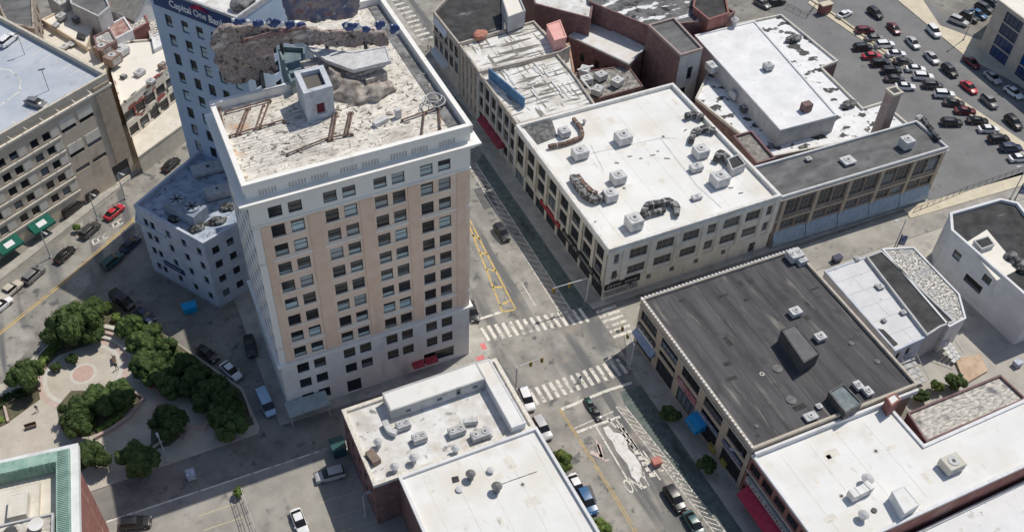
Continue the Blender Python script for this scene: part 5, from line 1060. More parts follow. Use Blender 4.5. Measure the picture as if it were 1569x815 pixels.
# rooftop and backyard jumble behind the car park
random.seed(21)
jb = [(95,30,15,2.0,1.6,1.2,'grey'),(86,42,15,1.4,1.2,.8,'pale'),(118,34,15,1.6,1.4,1.0,'dark'),(215,115,12.6,2.2,1.6,1.0,'grey'),(232,128,12.6,1.6,1.4,.9,'pale'),(190,120,12.6,1.2,1.2,.7,'dark'),(250,105,12.6,1.8,1.2,1.2,'brown'),(175,98,13.6,3.2,2.4,2.2,'brown'),(160,85,14,3.0,2.6,2.4,'brown'),(100,75,13.8,2.0,1.2,.8,'pale'),(112,68,13.8,2.4,1.8,.5,'grey'),(186,84,12.8,3.4,2.4,1.6,'pale')]
for k, (x, y, z, w_, d_, h_, c_) in enumerate(jb):
    m_ = {'grey':metal_grey,'pale':metal_light,'dark':metal_dark,'brown':M('box_rust', (.20,.14,.11), (.36,.27,.22), .8)}[c_]
    hvac(c_+' boxy unit on the far left roofs, '+('by the far hatch','left of the far hatch','right of the far hatch','near the street front','nearest the blue tower','on the left of the street front roof','below the gabled house','at the corner of the parking deck','beside the deck wall','middle of the cream roof','on the cream roof vent bed','left of the small gabled house')[k], x, y, z, (w_,d_,h_), rz=radians(60), mat=m_, name='roof_unit')
for k, (pts, z, wl, rf, lb) in enumerate((
  ([(150,78),(178,62),(168,44),(143,56)], 16.5, brick_purple, roof_noisy, 'small dark reddish block between the cream roof and the gables'),
  ([(176,60),(203,46),(190,26),(164,40)], 15, wall_white, M('roof_rusty', (.26,.12,.10), (.5,.36,.32), .8), 'reddish roofed block behind the small dark gable'),
  ([(203,48),(228,34),(218,14),(192,26)], 14, brick_red, roof_noisy, 'mottled roofed block between the gabled house and the top edge'),
  ([(180,20),(214,4),(200,-20),(160,-6)], 14, wall_grey, roof_snowydark, 'snowy dark roof at the very top left of the blue tower'),
  ([(92,8),(110,-2),(100,-20),(70,-8)], 17, wall_grey, roof_noisy, 'mottled roof at the top edge above the white roof'),
  ([(236,76),(264,62),(258,44),(232,56)], 13.5, wall_white, roof_white_dirty, 'dirty white roof just left of the blue tower'))):
    simple('back_building', lb, pts, z, wl, rf, par=.3)

# membrane patches, seams and drains on the big flat roofs
pm = M('membrane_patch', g(.62, WARM), g(.74, WARM), .8, spots=[(g(.45, WARM), 1.2, .6, .75, one)]); dm = M('drain_dark', g(.06))
random.seed(33)
def roof_detail(bl, u0, u1, v0, v1, z, n, mat=pm, seam=6.0, smat=None):
    for k in range(n):
        u, v = random.uniform(u0, u1), random.uniform(v0, v1); MB().box(G(u, v, z-.01), (random.uniform(.5,2.4), random.uniform(.4,1.5), .022), GA+random.choice((0,0,.05,pi/2))).build('roof_patch', mat, bl.o)
    mb = MB(); u = u0+2
    while u < u1: mb.box(G(u, (v0+v1)/2, z-.01), (.07, (v1-v0), .018), GA); u += seam
    mb.build('roof_seams', smat or M('seam_pale', g(.50, WARM), g(.66, WARM), 1.), bl.o)
    for k in range(2):
        p = G(u0+(u1-u0)*(.28+.45*k), v0+(v1-v0)*(.35+.3*k), z)
        dr = MB().cyl((p.x,p.y,z-.01), .4, .03, 16).build('roof_drain', M('stain_grey', g(.42, WARM), g(.55, WARM), 1.), bl.o); MB().cyl((p.x,p.y,z+.02), .16, .1, 10).build('strainer', dm, dr)
roof_detail(OB, 29, 61, 4, 38, 12.4, 10, seam=5.5)
roof_detail(FB, -20, 0, -44, -26, 10.5, 7, seam=4.2)
roof_detail(WB, 30, 51, -56, -42, 9.25, 8, seam=5)
tp = M('tar_patch', g(.03), g(.06), 1.)
roof_detail(GB, 30, 57, -39, -10, 10.35, 14, mat=tp, seam=3.1, smat=M('tar_seam', g(.03), g(.05), 1.))
# ------------------------------------------------------------------ vehicles
PAINT = {}
def paint(n_):
    c_ = {'black':g(.018), 'dark grey':g(.06), 'grey':g(.20), 'silver':g(.48), 'white':g(.78), 'dark red':(.14,.015,.022), 'red':(.48,.03,.045), 'blue':(.03,.12,.26), 'navy':(.02,.035,.08), 'beige':(.55,.50,.42), 'light blue':(.42,.58,.74), 'cyan':(.0,.36,.72), 'teal':(.03,.10,.10), 'green':(.03,.10,.08)}[n_]
    if n_ not in PAINT:
        m = M('paint_'+n_.replace(' ','_'), c_, tuple(v*1.12+.004 for v in c_), 1.5, rough=.32, spec=.5); PAINT[n_] = m; m.node_tree.nodes['Principled BSDF'].inputs['Coat Weight'].default_value = .4
    return PAINT[n_]
car_glass = M('car_glass', g(.015), rough=.1, spec=.6); tyre_m = M('tyre', g(.02)); rim_m = M('rim', g(.35), rough=.4, metal=.6); lamp_m = M('headlight', g(.7), rough=.2); tail_m = M('taillight', (.35,.02,.02), rough=.3)
def mesh_of(v, f, nm, mat, bev=0, sm=True):
    me = bpy.data.meshes.new(nm); me.from_pydata(v, [], f); bm = bmesh.new(); bm.from_mesh(me); bmesh.ops.recalc_face_normals(bm, faces=bm.faces)
    if bev: bmesh.ops.bevel(bm, geom=[e for e in bm.edges if e.calc_face_angle(0) > .35], offset=bev, segments=2, affect='EDGES', profile=.6)
    bm.to_mesh(me); bm.free(); me.materials.append(mat)
    if sm:
        for p in me.polygons: p.use_smooth = True
    return me
def loft(st):
    "stations (x, z0, z1, halfwidth bottom, halfwidth top) -> closed hull"
    v = []; f = []
    for (x, z0, z1, a, b_) in st: v += [(x,-a,z0),(x,a,z0),(x,a*1.0,z0+(z1-z0)*.55),(x,b_,z1),(x,-b_,z1),(x,-a,z0+(z1-z0)*.55)]
    for k in range(len(st)-1):
        for q in range(6): f.append((6*k+q, 6*k+(q+1)%6, 6*k+6+(q+1)%6, 6*k+6+q))
    f.append((5,4,3,2,1,0)); n = 6*(len(st)-1); f.append(tuple(n+q for q in range(6))); return v, f
KIND = {}
def car_meshes(kind):
    if kind in KIND: return KIND[kind]
    if kind == 'sedan':
        L_, hull = 4.7, [(-2.35,.38,.82,.72,.66),(-2.2,.28,.95,.88,.80),(-1.4,.25,1.0,.92,.82),(0,.22,.98,.93,.84),(1.1,.25,.95,.92,.82),(2.0,.28,.84,.88,.76),(2.35,.38,.68,.70,.60)]
        cab = [(-1.85,.92,.99,.74,.72),(-1.15,.92,1.38,.78,.62),(0.25,.92,1.40,.79,.62),(1.15,.90,.97,.76,.72)]; rf = [(-1.12,1.36,1.44,.62,.56),(-.6,1.38,1.48,.64,.58),(.2,1.38,1.46,.62,.56)]
        wb, tr = 1.4, 1.3
    elif kind == 'suv':
        L_, hull = 4.7, [(-2.35,.45,1.0,.80,.76),(-2.25,.35,1.12,.92,.86),(-1.2,.3,1.14,.96,.88),(0,.3,1.12,.96,.88),(1.0,.3,1.1,.95,.86),(2.0,.35,1.0,.90,.80),(2.35,.45,.8,.76,.68)]
        cab = [(-2.2,1.08,1.2,.84,.80),(-1.95,1.08,1.62,.84,.70),(0.3,1.08,1.64,.85,.70),(1.15,1.06,1.12,.82,.78)]; rf = [(-1.98,1.60,1.68,.70,.64),(-.8,1.62,1.73,.72,.66),(.3,1.62,1.70,.70,.62)]
        wb, tr = 1.4, 1.35
    elif kind == 'van':
        L_, hull = 5.4, [(-2.7,.45,1.2,.92,.90),(-2.6,.35,1.3,.98,.94),(0,.3,1.3,.99,.95),(1.6,.3,1.25,.98,.92),(2.4,.35,1.05,.92,.82),(2.7,.45,.85,.8,.7)]
        cab = [(-2.6,1.25,1.35,.92,.90),(-2.5,1.25,2.02,.93,.84),(1.0,1.25,2.04,.93,.82),(1.95,1.2,1.26,.9,.84)]; rf = [(-2.52,1.95,2.08,.86,.80),(-.8,1.95,2.14,.88,.82),(1.05,1.95,2.1,.84,.76)]
        wb, tr = 1.7, 1.6
    else:  # pickup
        L_, hull = 5.4, [(-2.7,.5,1.0,.86,.84),(-2.6,.4,1.05,.94,.9),(-.8,.38,1.06,.96,.9),(.4,.38,1.1,.96,.88),(1.6,.4,1.08,.95,.85),(2.4,.42,1.0,.9,.8),(2.7,.5,.8,.76,.7)]
        cab = [(-.85,1.02,1.1,.84,.82),(-.75,1.02,1.66,.84,.70),(.75,1.02,1.68,.84,.70),(1.4,1.04,1.1,.82,.78)]; rf = [(-.78,1.64,1.73,.70,.64),(0,1.66,1.77,.72,.66),(.75,1.66,1.74,.70,.62)]
        wb, tr = 1.75, 1.7
    hv_, hf_ = loft(hull); body = mesh_of(hv_, hf_, 'body', paint('black'), .05)
    cv_, cf_ = loft(cab); gl = mesh_of(cv_, cf_, 'window_glass', car_glass, .02)
    rv_, rf_ = loft(rf); ro = mesh_of(rv_, rf_, 'roof_panel', paint('black'), .02)
    mb = MB(); n = 14; r_ = .33
    v = []; f = []
    for y in (-.11, .11): v += [(r_*cos(2*pi*k/n), y, r_*sin(2*pi*k/n)) for k in range(n)]
    for k in range(n): f.append((k, (k+1)%n, n+(k+1)%n, n+k))
    f += [tuple(range(n)), tuple(reversed(range(n, 2*n)))]
    wh = mesh_of(v, f, 'tyre', tyre_m, 0, False)
    v2 = [(x*.6, y*1.06, z*.6) for x, y, z in v]; rim = mesh_of(v2, f, 'rim', rim_m, 0, False)
    bx = [(sx*.10, sy*.2, sz*.07) for sz in (-1,1) for sx, sy in ((-1,-1),(1,-1),(1,1),(-1,1))]; bf = [(0,1,5,4),(1,2,6,5),(2,3,7,6),(3,0,4,7),(3,2,1,0),(4,5,6,7)]
    hl = mesh_of(bx, bf, 'headlight', lamp_m, .02); tl = mesh_of(bx, bf, 'taillight', tail_m, .02)
    mr = mesh_of([(x*.7, y*.5, z*1.0) for x, y, z in bx], bf, 'mirror', paint('black'), .02)
    KIND[kind] = (body, gl, ro, wh, rim, hl, tl, mr, L_, wb, tr, hull); return KIND[kind]
T = Matrix.Translation
def car(kind, col, px, py, deg, label, group=None, z=0.0, s=1.0, adj=None):
    "deg = nose direction in the photo"
    body, gl, ro, wh, rim, hl, tl, mr, L_, wb, tr, hull = car_meshes(kind)
    p = P(px, py, z+.6); p.z = z+.02; rz = ang(px, py, deg, z)
    nm = {'sedan':'parked_car','suv':'parked_suv','van':'parked_van','pickup':'pickup_truck'}[kind]
    r = root(nm, p, label, {'sedan':'car','suv':'car','van':'van','pickup':'pickup'}[kind], group, rz=rz)
    r.scale = (s, s, s); I = Matrix.Identity(4); m_ = paint(col)
    inst(body, 'body', r, I, m_); inst(gl, 'window_glass', r, I); inst(ro, 'roof_panel', r, I, m_)
    for x in (wb, -tr):
        for y in (-.84, .84):
            w_ = inst(wh, 'wheel', r, T((x, y, .33))); inst(rim, 'rim', w_, I)
    xf, zf = hull[-2][0]+.16, .70*(1 if kind == 'sedan' else 1.15)
    for y in (-.58, .58): inst(hl, 'headlight', r, T((xf, y, zf))); inst(tl, 'taillight', r, T((hull[1][0]-.04, y*1.1, zf+.12)))
    for y in (-1, 1): inst(mr, 'mirror', r, T((.95 if kind == 'sedan' else 1.0, y*.98, hull[3][2]+.06)), m_)
    return r
LOT = 'cars parked in the lot behind the buildings'
lot = [('sedan','white',1294,22,25,'white sedan alone at the far kerb end of the parking lot'),
('suv','dark red',1325,47,3,'dark red car at the far end of the angled rows'),
('sedan','grey',1340,59,3,'grey car just below the far dark red car'),
('suv','black',1322,73,3,'black car on the lot side, level with the first white car'),
('suv','white',1356,69,3,'first white car from the far end of the kerb row'),
('sedan','red',1336,86,3,'bright red car in the packed rows of the lot'),
('sedan','white',1373,83,0,'white car directly right of the bright red car'),
('suv','black',1349,97,3,'black car just below the bright red car'),
('sedan','dark grey',1385,95,-3,'dark grey car just below the white car beside the red one'),
('suv','black',1366,109,0,'black car in the lot side row between two white neighbours'),
('sedan','white',1403,106,-3,'white car of the kerb row below the dark grey sedan'),
('sedan','dark grey',1371,121,0,'dark grey car just above the lot side white car'),
('suv','white',1415,118,-3,'white car lower of the kerb side pair below the dark grey sedan'),
('sedan','white',1387,133,-3,'white car at the near end of the lot side row'),
('suv','dark grey',1429,131,-3,'dark grey car below the kerb side white pair'),
('suv','white',1447,145,-3,'white car with roof bars in the single kerb row'),
('sedan','dark grey',1462,158,-5,'charcoal car above the dark red one in the single kerb row'),
('sedan','dark red',1479,170,-3,'dark red car in the near half of the kerb row'),
('suv','black',1458,188,-2,'black car standing apart on the lot side beside the dark red car'),
('sedan','black',1498,185,-3,'black sedan just below the near dark red car'),
('sedan','white',1515,198,0,'white sedan between black cars in the near half of the kerb row'),
('suv','black',1530,213,5,'black car just below the near white sedan'),
('suv','navy',1549,227,0,'navy black car second from the near end of the kerb row'),
('sedan','white',1562,242,5,'white car at the near end of the kerb row')]
for a in lot: car(*a, group=LOT, s=.97)
ST = 'cars along the far street'
far = [('suv','black',1341,21,-38,'black car at the far end of the street beside the lot'),
('sedan','dark red',1370,44,-48,'dark red car parked on the street behind the black one'),
('sedan','silver',1399,66,-47,'silver sedan upper of two on the street beside the lot'),
('sedan','silver',1428,89,-45,'silver sedan lower of two on the street beside the lot'),
('suv','black',1455,109,-42,'black car parked on the street between silver and red'),
('sedan','red',1485,134,-40,'bright red car parked on the street beside the lot'),
('suv','grey',1516,156,-43,'grey car parked on the street below the bright red one'),
('suv','black',1553,188,-42,'black car near the right end of the street beside the lot'),
('suv','white',1431,49,-48,'white car driving in the middle of the far street'),
('sedan','dark red',1489,96,-40,'dark red car in the shade of the blue glazed office'),
('sedan','silver',1521,119,-40,'silver car in front of the blue glazed office'),
('sedan','white',1553,142,-35,'white silver car in front of the office at the right edge'),
('suv','silver',1469,33,-22,'silver car in the small lot by the office'),
('suv','black',1485,27,-25,'black car in the small lot by the office'),
('sedan','blue',1499,22,-28,'blue car in the small lot by the office'),
('suv','dark grey',1508,13,-25,'dark grey car behind the blue one by the office'),
('sedan','navy',1519,5,-20,'navy car at the very top beside the office'),
('suv','black',1190,4,10,'black car at the top edge left of the lot entrance'),
('sedan','grey',1168,6,-30,'grey car at the top edge behind the brick stair block')]
for a in far: car(*a, group=ST)
LS = 'cars along the left street'
left = [('sedan','white',1,468,38,'white car cut by the left edge on the left street'),
('pickup','beige',15,446,40,'beige pickup truck with open bed on the left street'),
('suv','grey',52,421,42,'grey suv parked on the left street below the awnings'),
('sedan','black',99,390,42,'black sedan parked between the grey suv and the sapling'),
('suv','dark grey',138,353,43,'charcoal car parked just behind the red and black car'),
('sedan','red',175,325,40,'bright red car with black roof on the left street'),
('van','black',111,319,38,'black van parked against the beige building past the awnings'),
('van','black',144,295,40,'second black van against the beige building nearer the corner'),
('sedan','black',262,252,42,'black sedan parked at the foot of the bank tower'),
('suv','teal',172,400,40,'dark teal car in the tower shadow beside the left street'),
('sedan','navy',200,374,42,'dark blue car in shadow behind the teal one'),
]
for a in left: car(*a, group=LS)
car('suv','white',12,62,38,'big white car at the left edge of the rooftop car park', z=22.82); car('sedan','grey',56,158,-18,'grey white car parked alone on the rooftop car park', z=22.82)
ms = [('van','black',188,462,-35,'black van behind the park trees nearest the left street'),
('sedan','navy',222,483,-38,'dark blue car in shadow behind the park hedge trees'),
('sedan','black',318,542,-35,'black car half hidden by the hedge trees beside the tower yard'),
('sedan','white',354,568,-42,'white silver car in the shaded yard beside the hedge trees'),
('suv','black',384,531,-78,'black car parked tight against the flank of the tall tower'),
('van','light blue',408,618,-65,'pale blue van at the corner foot of the tall tower'),
('suv','black',208,801,6,'black suv behind the brick wall at the bottom left of the lot'),
('sedan','white',459,799,-68,'white sedan standing alone in the bottom parking lot'),
('suv','silver',506,727,195,'silver suv parked by the left wall of the courtyard building'),
('suv','white',807,612,-68,'white suv parked at the kerb beside the courtyard building'),
('suv','silver',831,656,-60,'silver suv parked behind the white one on the avenue'),
('sedan','white',884,745,-62,'white car half hidden between the two bright street trees'),
('suv','blue',900,768,-62,'dark blue vehicle under the lower bright street tree'),
('suv','black',1034,764,-58,'black suv with silver roof beside the hatched buffer'),
('sedan','teal',1064,803,-58,'dark teal car behind the black suv at the bottom edge'),
('suv','black',769,357,-55,'black car on the avenue beside the hatched buffer, north of the crossing'),
('sedan','black',724,478,-70,'black car at the kerb by the foot of the tall tower corner'),
('sedan','dark grey',1000,683,-58,'low grey car crossing the shade edge beside the buffer') if False else ('suv','dark grey',1086,782,-58,'charcoal car in the shaded lane beside the teal car')]
for a in ms[:-1]: car(*a)
for (x, y, c_, lb) in ((904,618,'green','small dark green compact car crossing behind the stop line'),(914,632,'dark grey','small dark grey compact car right behind the green one')): car('sedan', c_, x, y, -62, lb, s=.62)
# ------------------------------------------------------------------ small street objects
def bin_(label, px, py, mat, size=(1.5,1.1,1.2), name='dumpster', cat='container', rz=None):
    p = P(px, py, 0); rz = GA if rz is None else rz; r = root(name, p, label, cat)
    MB().box((p.x,p.y,.1), size, rz, 1.08).build('bin_body', mat, r); MB().box((p.x,p.y,.1+size[2]), (size[0]*1.14,size[1]*1.14,.12), rz).build('lid', mat, r)
    ca, sa = cos(rz), sin(rz)
    for a in (-1,1):
        for b_ in (-1,1): MB().cyl((p.x+a*size[0]*.38*ca-b_*size[1]*.38*sa, p.y+a*size[0]*.38*sa+b_*size[1]*.38*ca, 0.0), .09, .12, 8).build('wheel', tyre_m, r)
    return r
bin_('bright cyan container in the shaded yard by the annexe', 292, 476, paint('cyan'), (2.2,1.5,1.3))
bin_('dark teal container by the left wall of the courtyard building', 519, 692, paint('teal'), (2.0,2.2,2.2), rz=GA)
bin_('blue and white box standing in the road by the park', 294, 731, M('box_bluewhite', (.25,.30,.42), (.7,.72,.76), 2.), (1.2,1.3,1.2), 'utility_box', 'box')
bin_('small red newspaper box beside the park trees', 233, 592, paint('red'), (.7,.7,.7), 'newspaper_box', 'box')
bin_('small red planter box on the park corner', 352, 674, M('planter_red', (.3,.07,.06), (.4,.12,.1), 1.), (1.6,.8,.6), 'planter', 'planter')
bin_('reddish planter box under the lower park tree', 217, 716, M('planter_red2', (.32,.10,.08), (.42,.18,.14), 1.), (2.6,.9,.6), 'planter', 'planter')
bin_('pinkish crate beside the hatched buffer south of the crossing', 1005, 711, M('crate_pink', (.45,.16,.13), (.6,.28,.24), 1.), (1.3,1.1,.9), 'crate', 'crate')
bin_('blue white utility box in the shaded alley by the white wall', 1557, 560, M('box_bluewhite', g(.3), g(.7), 2.), (1.2,1,.9), 'utility_box', 'box')
bin_('small blue box in the alley behind the tar roof', 1281, 400, paint('navy'), (1.6,1.0,1.0))
bin_('pale yellow box on the shaded pavement below the blue awning', 1092, 690, M('box_yellow', (.35,.30,.08), (.45,.38,.12), 1.), (.9,1.6,1.1), 'newspaper_box', 'box')
bin_('second pale yellow box further down the shaded pavement', 1110, 712, M('box_yellow', (.35,.30,.08)), (.9,1.2,1.1), 'newspaper_box', 'box')
# awnings of the tall building
awning('shop_awning', 'left of two red awnings at the foot of the white stone tower', T1, 0, 21.4, 23.4, 2.8, .8, 1.0, M('awning_red2', (.38,.04,.06), (.5,.08,.1), 1.), group='red awnings of the tower')
awning('shop_awning', 'right of two red awnings at the foot of the white stone tower', T1, 0, 23.7, 25.8, 2.8, .8, 1.0, MATS['awning_red2'], group='red awnings of the tower')
r = root('entrance_canopy', T1.at(0, 2.5, 0, 1.5), 'flat grey entrance canopy at the left foot of the tall tower', 'canopy')
q = [T1.at(0, -.6, 0, .2), T1.at(0, 6.2, 0, .2), T1.at(0, 6.2, 0, 3.2), T1.at(0, -.6, 0, 3.2)]; MB().prism(q, 3.0, 3.35).build('roof', M('canopy_greygreen', (.30,.36,.36), (.42,.48,.47), 1.), r)
for u in (-.3, 5.9): p = T1.at(0, u, 0, 2.9); MB().cyl(p, .09, 3.0, 8).build('post', metal_grey, r)
# melted white shape lying in the lane
def blot(pts): return MB().prism(PP(pts), .024, .04)
struct('road_paint_blot', MB().sheet(PP([(924,655),(932,652),(940,662),(952,664),(960,676),(963,688),(972,696),(982,712),(984,726),(978,738),(968,730),(962,712),(952,700),(944,690),(938,676),(930,668)]), .028), M('paint_blot', g(.62, WARM), g(.80), 1.2, spots=[(g(.42, WARM), 1.1, .58, .7, one)]))
m = MB()
for (a, b_) in (((945,650),(972,690)),((950,648),(978,688)),((985,690),(1000,712)),((990,700),(1002,720)),((963,735),(985,745)),((930,640),(944,655))): m.stroke(PP([a, b_]), .28, .020)
marks('road_line', m)
# lamps, signals
def lamp(label, px, py, h_=8, arm=2.2, deg=0, name='street_lamp', cat='street lamp', z=0.0, col=None):
    p = P(px, py, z); r = root(name, p, label, cat); c_ = col or metal_grey; d = Vector((cos(deg), sin(deg), 0))
    MB().tube([p, p+Vector((0,0,h_*.9)), p+Vector((0,0,h_))+d*.4, p+Vector((0,0,h_+.1))+d*arm], [.13,.09,.08,.06], 6).build('pole', c_, r)
    e = p+d*arm; MB().box((e.x,e.y,h_-.05), (.9,.35,.16), deg).build('lamp_head', c_, r); MB().cyl(p, .25, .4, 8).build('base', c_, r); return r
def signal(label, px, py, deg, arm=6.5, h_=6):
    p = P(px, py, 0); r = root('traffic_signal', p, label, 'traffic light'); d = Vector((cos(deg), sin(deg), 0))
    MB().tube([p, p+Vector((0,0,h_)), p+Vector((0,0,h_+.2))+d*.5, p+Vector((0,0,h_+.5))+d*arm], [.15,.12,.11,.07], 6).build('mast', M('mast_pale', g(.5), g(.65), 1.), r)
    for f_ in (1.0, .55):
        e = p+d*arm*f_; hd = MB().box((e.x,e.y,h_-.7), (.4,.35,1.1), deg).build('signal_head', M('signal_yellow', (.3,.22,.05)), r)
        for k in range(3): MB().cyl((e.x,e.y,h_-.6+k*.34), .22, .1, 8).build('lens', (tail_m, M('lens_amber', (.4,.2,.02)), M('lens_green', (.02,.2,.08)))[2-k], hd)
    MB().cyl(p, .3, .5, 8).build('base', metal_grey, r)
signal('pale mast arm signal beside the corner shop of the buff building', 898, 462, GA+pi, 7.0)
signal('mast arm signal at the corner of the courtyard building', 790, 598, GA, 4.5)
signal('mast arm signal at the tar roof building corner', 966, 560, GA+pi*.5, 4.0, 5.5)
lamp('park street lamp between the two lower park trees', 257, 707, 6, 1.0, radians(120)); lamp('street lamp beside the sapling on the left street', 150, 337, 7, 1.5, radians(-30))
lamp('street lamp near the red car on the left street', 192, 305, 7, 1.5, radians(-30)); lamp('street lamp near the black sedan on the left street', 78, 395, 7, 1.5, radians(-30))
lamp('street lamp on the side street corner near the brown building', 1369, 382, 8, 2.2, radians(200)); lamp('leaning street lamp at the right edge by the lot corner', 1548, 305, 9, 2.4, radians(200)); lamp('street lamp post by the park ramp railing', 560, 790, 6, 1, GA)
lamp('street lamp over the lot kerb near the office', 1476, 62, 8, 2, radians(220)); lamp('street lamp on the shaded pavement near the crimson awning', 1126, 735, 7, 1.8, radians(150))
def blue_flag(label, px, py):
    p = P(px, py, 0); r = root('banner_post', p, label, 'banner post'); MB().cyl(p, .1, 5, 8).build('post', metal_dark, r); MB().box((p.x+.6,p.y,2.2), (1.2,.08,2.4), GA-.6).build('banner', M('banner_blue', (.05,.07,.22), (.3,.32,.45), 2.), r)
blue_flag('dark post with blue white banner beside the brown building', 1370, 388); blue_flag('dark post with blue white banner at the right edge', 1553, 310)
# railings / fences
def fence(name, label, pts, h_, mat, z=.12, step=1.6):
    r = root(name, P(*pts[0]), label, 'fence'); pp = PP(pts, z)
    mb = MB(); mb.tube([p+Vector((0,0,h_)) for p in pp], .05, 5); mb.tube([p+Vector((0,0,h_*.5)) for p in pp], .035, 5); mb.build('rail', mat, r)
    for a, b_ in zip(pp[:-1], pp[1:]):
        n = max(1, int((b_-a).length/step))
        for k in range(n+1): c_ = a.lerp(b_, k/n); MB().cyl(c_, .05, h_, 6).build('post', mat, r)
fence('ramp_railing', 'metal railing of the narrow ramp in the bottom parking lot', [(370,752),(392,815)], 1.2, metal_light)
fence('ramp_railing', 'second dark railing of the narrow ramp in the bottom parking lot', [(358,760),(376,815)], 1.2, metal_dark)
fence('lot_fence', 'long thin fence along the side street edge of the parking lot', [(1400,325),(1480,292),(1569,262)], 1.1, metal_dark)
fence('lot_fence', 'thin chain fence at the top entrance of the parking lot', [(1205,12),(1236,28),(1248,12)], 1.1, metal_dark)
r = root('gate_pillar', P(1262,20), 'red brick gate pillar at the far lot entrance', 'pillar'); p = P(1262,20); MB().box((p.x,p.y,0), (3.0,1.5,2.4), GA).build('pillar', brick_red, r); MB().box((p.x,p.y,2.4), (3.3,1.8,.25), GA).build('cap', conc_tan, r)
lowwall('lot_kerb', 'pale yellowish kerb line between the parking lot and the far street', 'kerb', PP([(1238,-2),(1262,14),(1290,32),(1590,255)]), .5, .3, conc_tan)
# manholes
for (x, y, lb) in ((947,508,'round manhole cover in the middle of the crossing'),(753,606,'round manhole cover beside the courtyard building corner')) :
    p = P(x, y); tag(MB().cyl((p.x,p.y,.004), .45, .02, 16).build('manhole_cover', metal_dark), lb, 'manhole')
# walking people (tiny)
def person(label, px, py, top, rz, z=0.0):
    p = P(px, py, z); bm = bmesh.new(); me = bpy.data.meshes.new('person')
    V = [(0,0,.95),(0,0,1.2),(0,.0,1.45),(0,0,1.56),(0,.02,1.70),(-.18,0,1.42),(-.24,.05,1.15),(-.22,.18,.95),(.18,0,1.42),(.24,-.05,1.15),(.22,-.1,.93),(-.10,0,.9),(-.11,.16,.5),(-.11,.12,.08),(-.11,.26,.04),(.10,0,.9),(.11,-.08,.5),(.11,-.26,.1),(.11,-.14,.04)]
    R_ = [.15,.14,.16,.06,.10,.06,.045,.04,.06,.045,.04,.085,.065,.045,.04,.085,.065,.045,.04]
    E_ = [(0,1),(1,2),(2,3),(3,4),(2,5),(5,6),(6,7),(2,8),(8,9),(9,10),(0,11),(11,12),(12,13),(13,14),(0,15),(15,16),(16,17),(17,18)]
    me.from_pydata(V, E_, []); o = bpy.data.objects.new('person', me); C.objects.link(o); sk_ = o.modifiers.new('s', 'SKIN'); o.modifiers.new('d', 'SUBSURF').levels = 1
    for k, v in enumerate(o.data.skin_vertices[0].data): v.radius = (R_[k], R_[k]*.9); v.use_root = (k == 0)
    bpy.context.view_layer.update(); m2 = bpy.data.meshes.new_from_object(o.evaluated_get(bpy.context.evaluated_depsgraph_get())); bpy.data.objects.remove(o)
    m2.materials.clear(); m2.materials.append(M('clothes_dark', g(.04), g(.09), 2.)); m2.materials.append(top); m2.materials.append(M('skin', (.35,.22,.16))) ; m2.materials.append(M('hair', g(.02)))
    for pl in m2.polygons:
        zc = pl.center.z; pl.material_index = 0 if zc < .95 else 1 if zc < 1.5 else (3 if (zc > 1.7 or pl.center.y < -.02) else 2); pl.use_smooth = True
    o = bpy.data.objects.new('person', m2); C.objects.link(o); o.location = (p.x, p.y, z+.0); o.rotation_euler.z = rz; return tag(o, label, 'person')
person('person in blue top walking over the southern zebra crossing', 888, 585, M('top_blue', (.08,.16,.34)), .3)
person('person in pale top standing on the shaded crossing by the tar roof building', 966, 571, M('top_pale', g(.5)), 1.3)
person('person in dark clothes on the pavement at the far shop corner', 656, 78, M('top_dark', g(.05)), 2)
person('person in white top beside the one in dark at the far shop corner', 660, 80, M('top_white', g(.6)), 1, )
person('person in dark top walking over the sunny plaza paving', 180, 566, M('top_dark', g(.05)), 1.2, .15)
person('person in grey top on the paving left of the three clustered trees', 58, 630, M('top_grey', g(.2)), .5, .15)

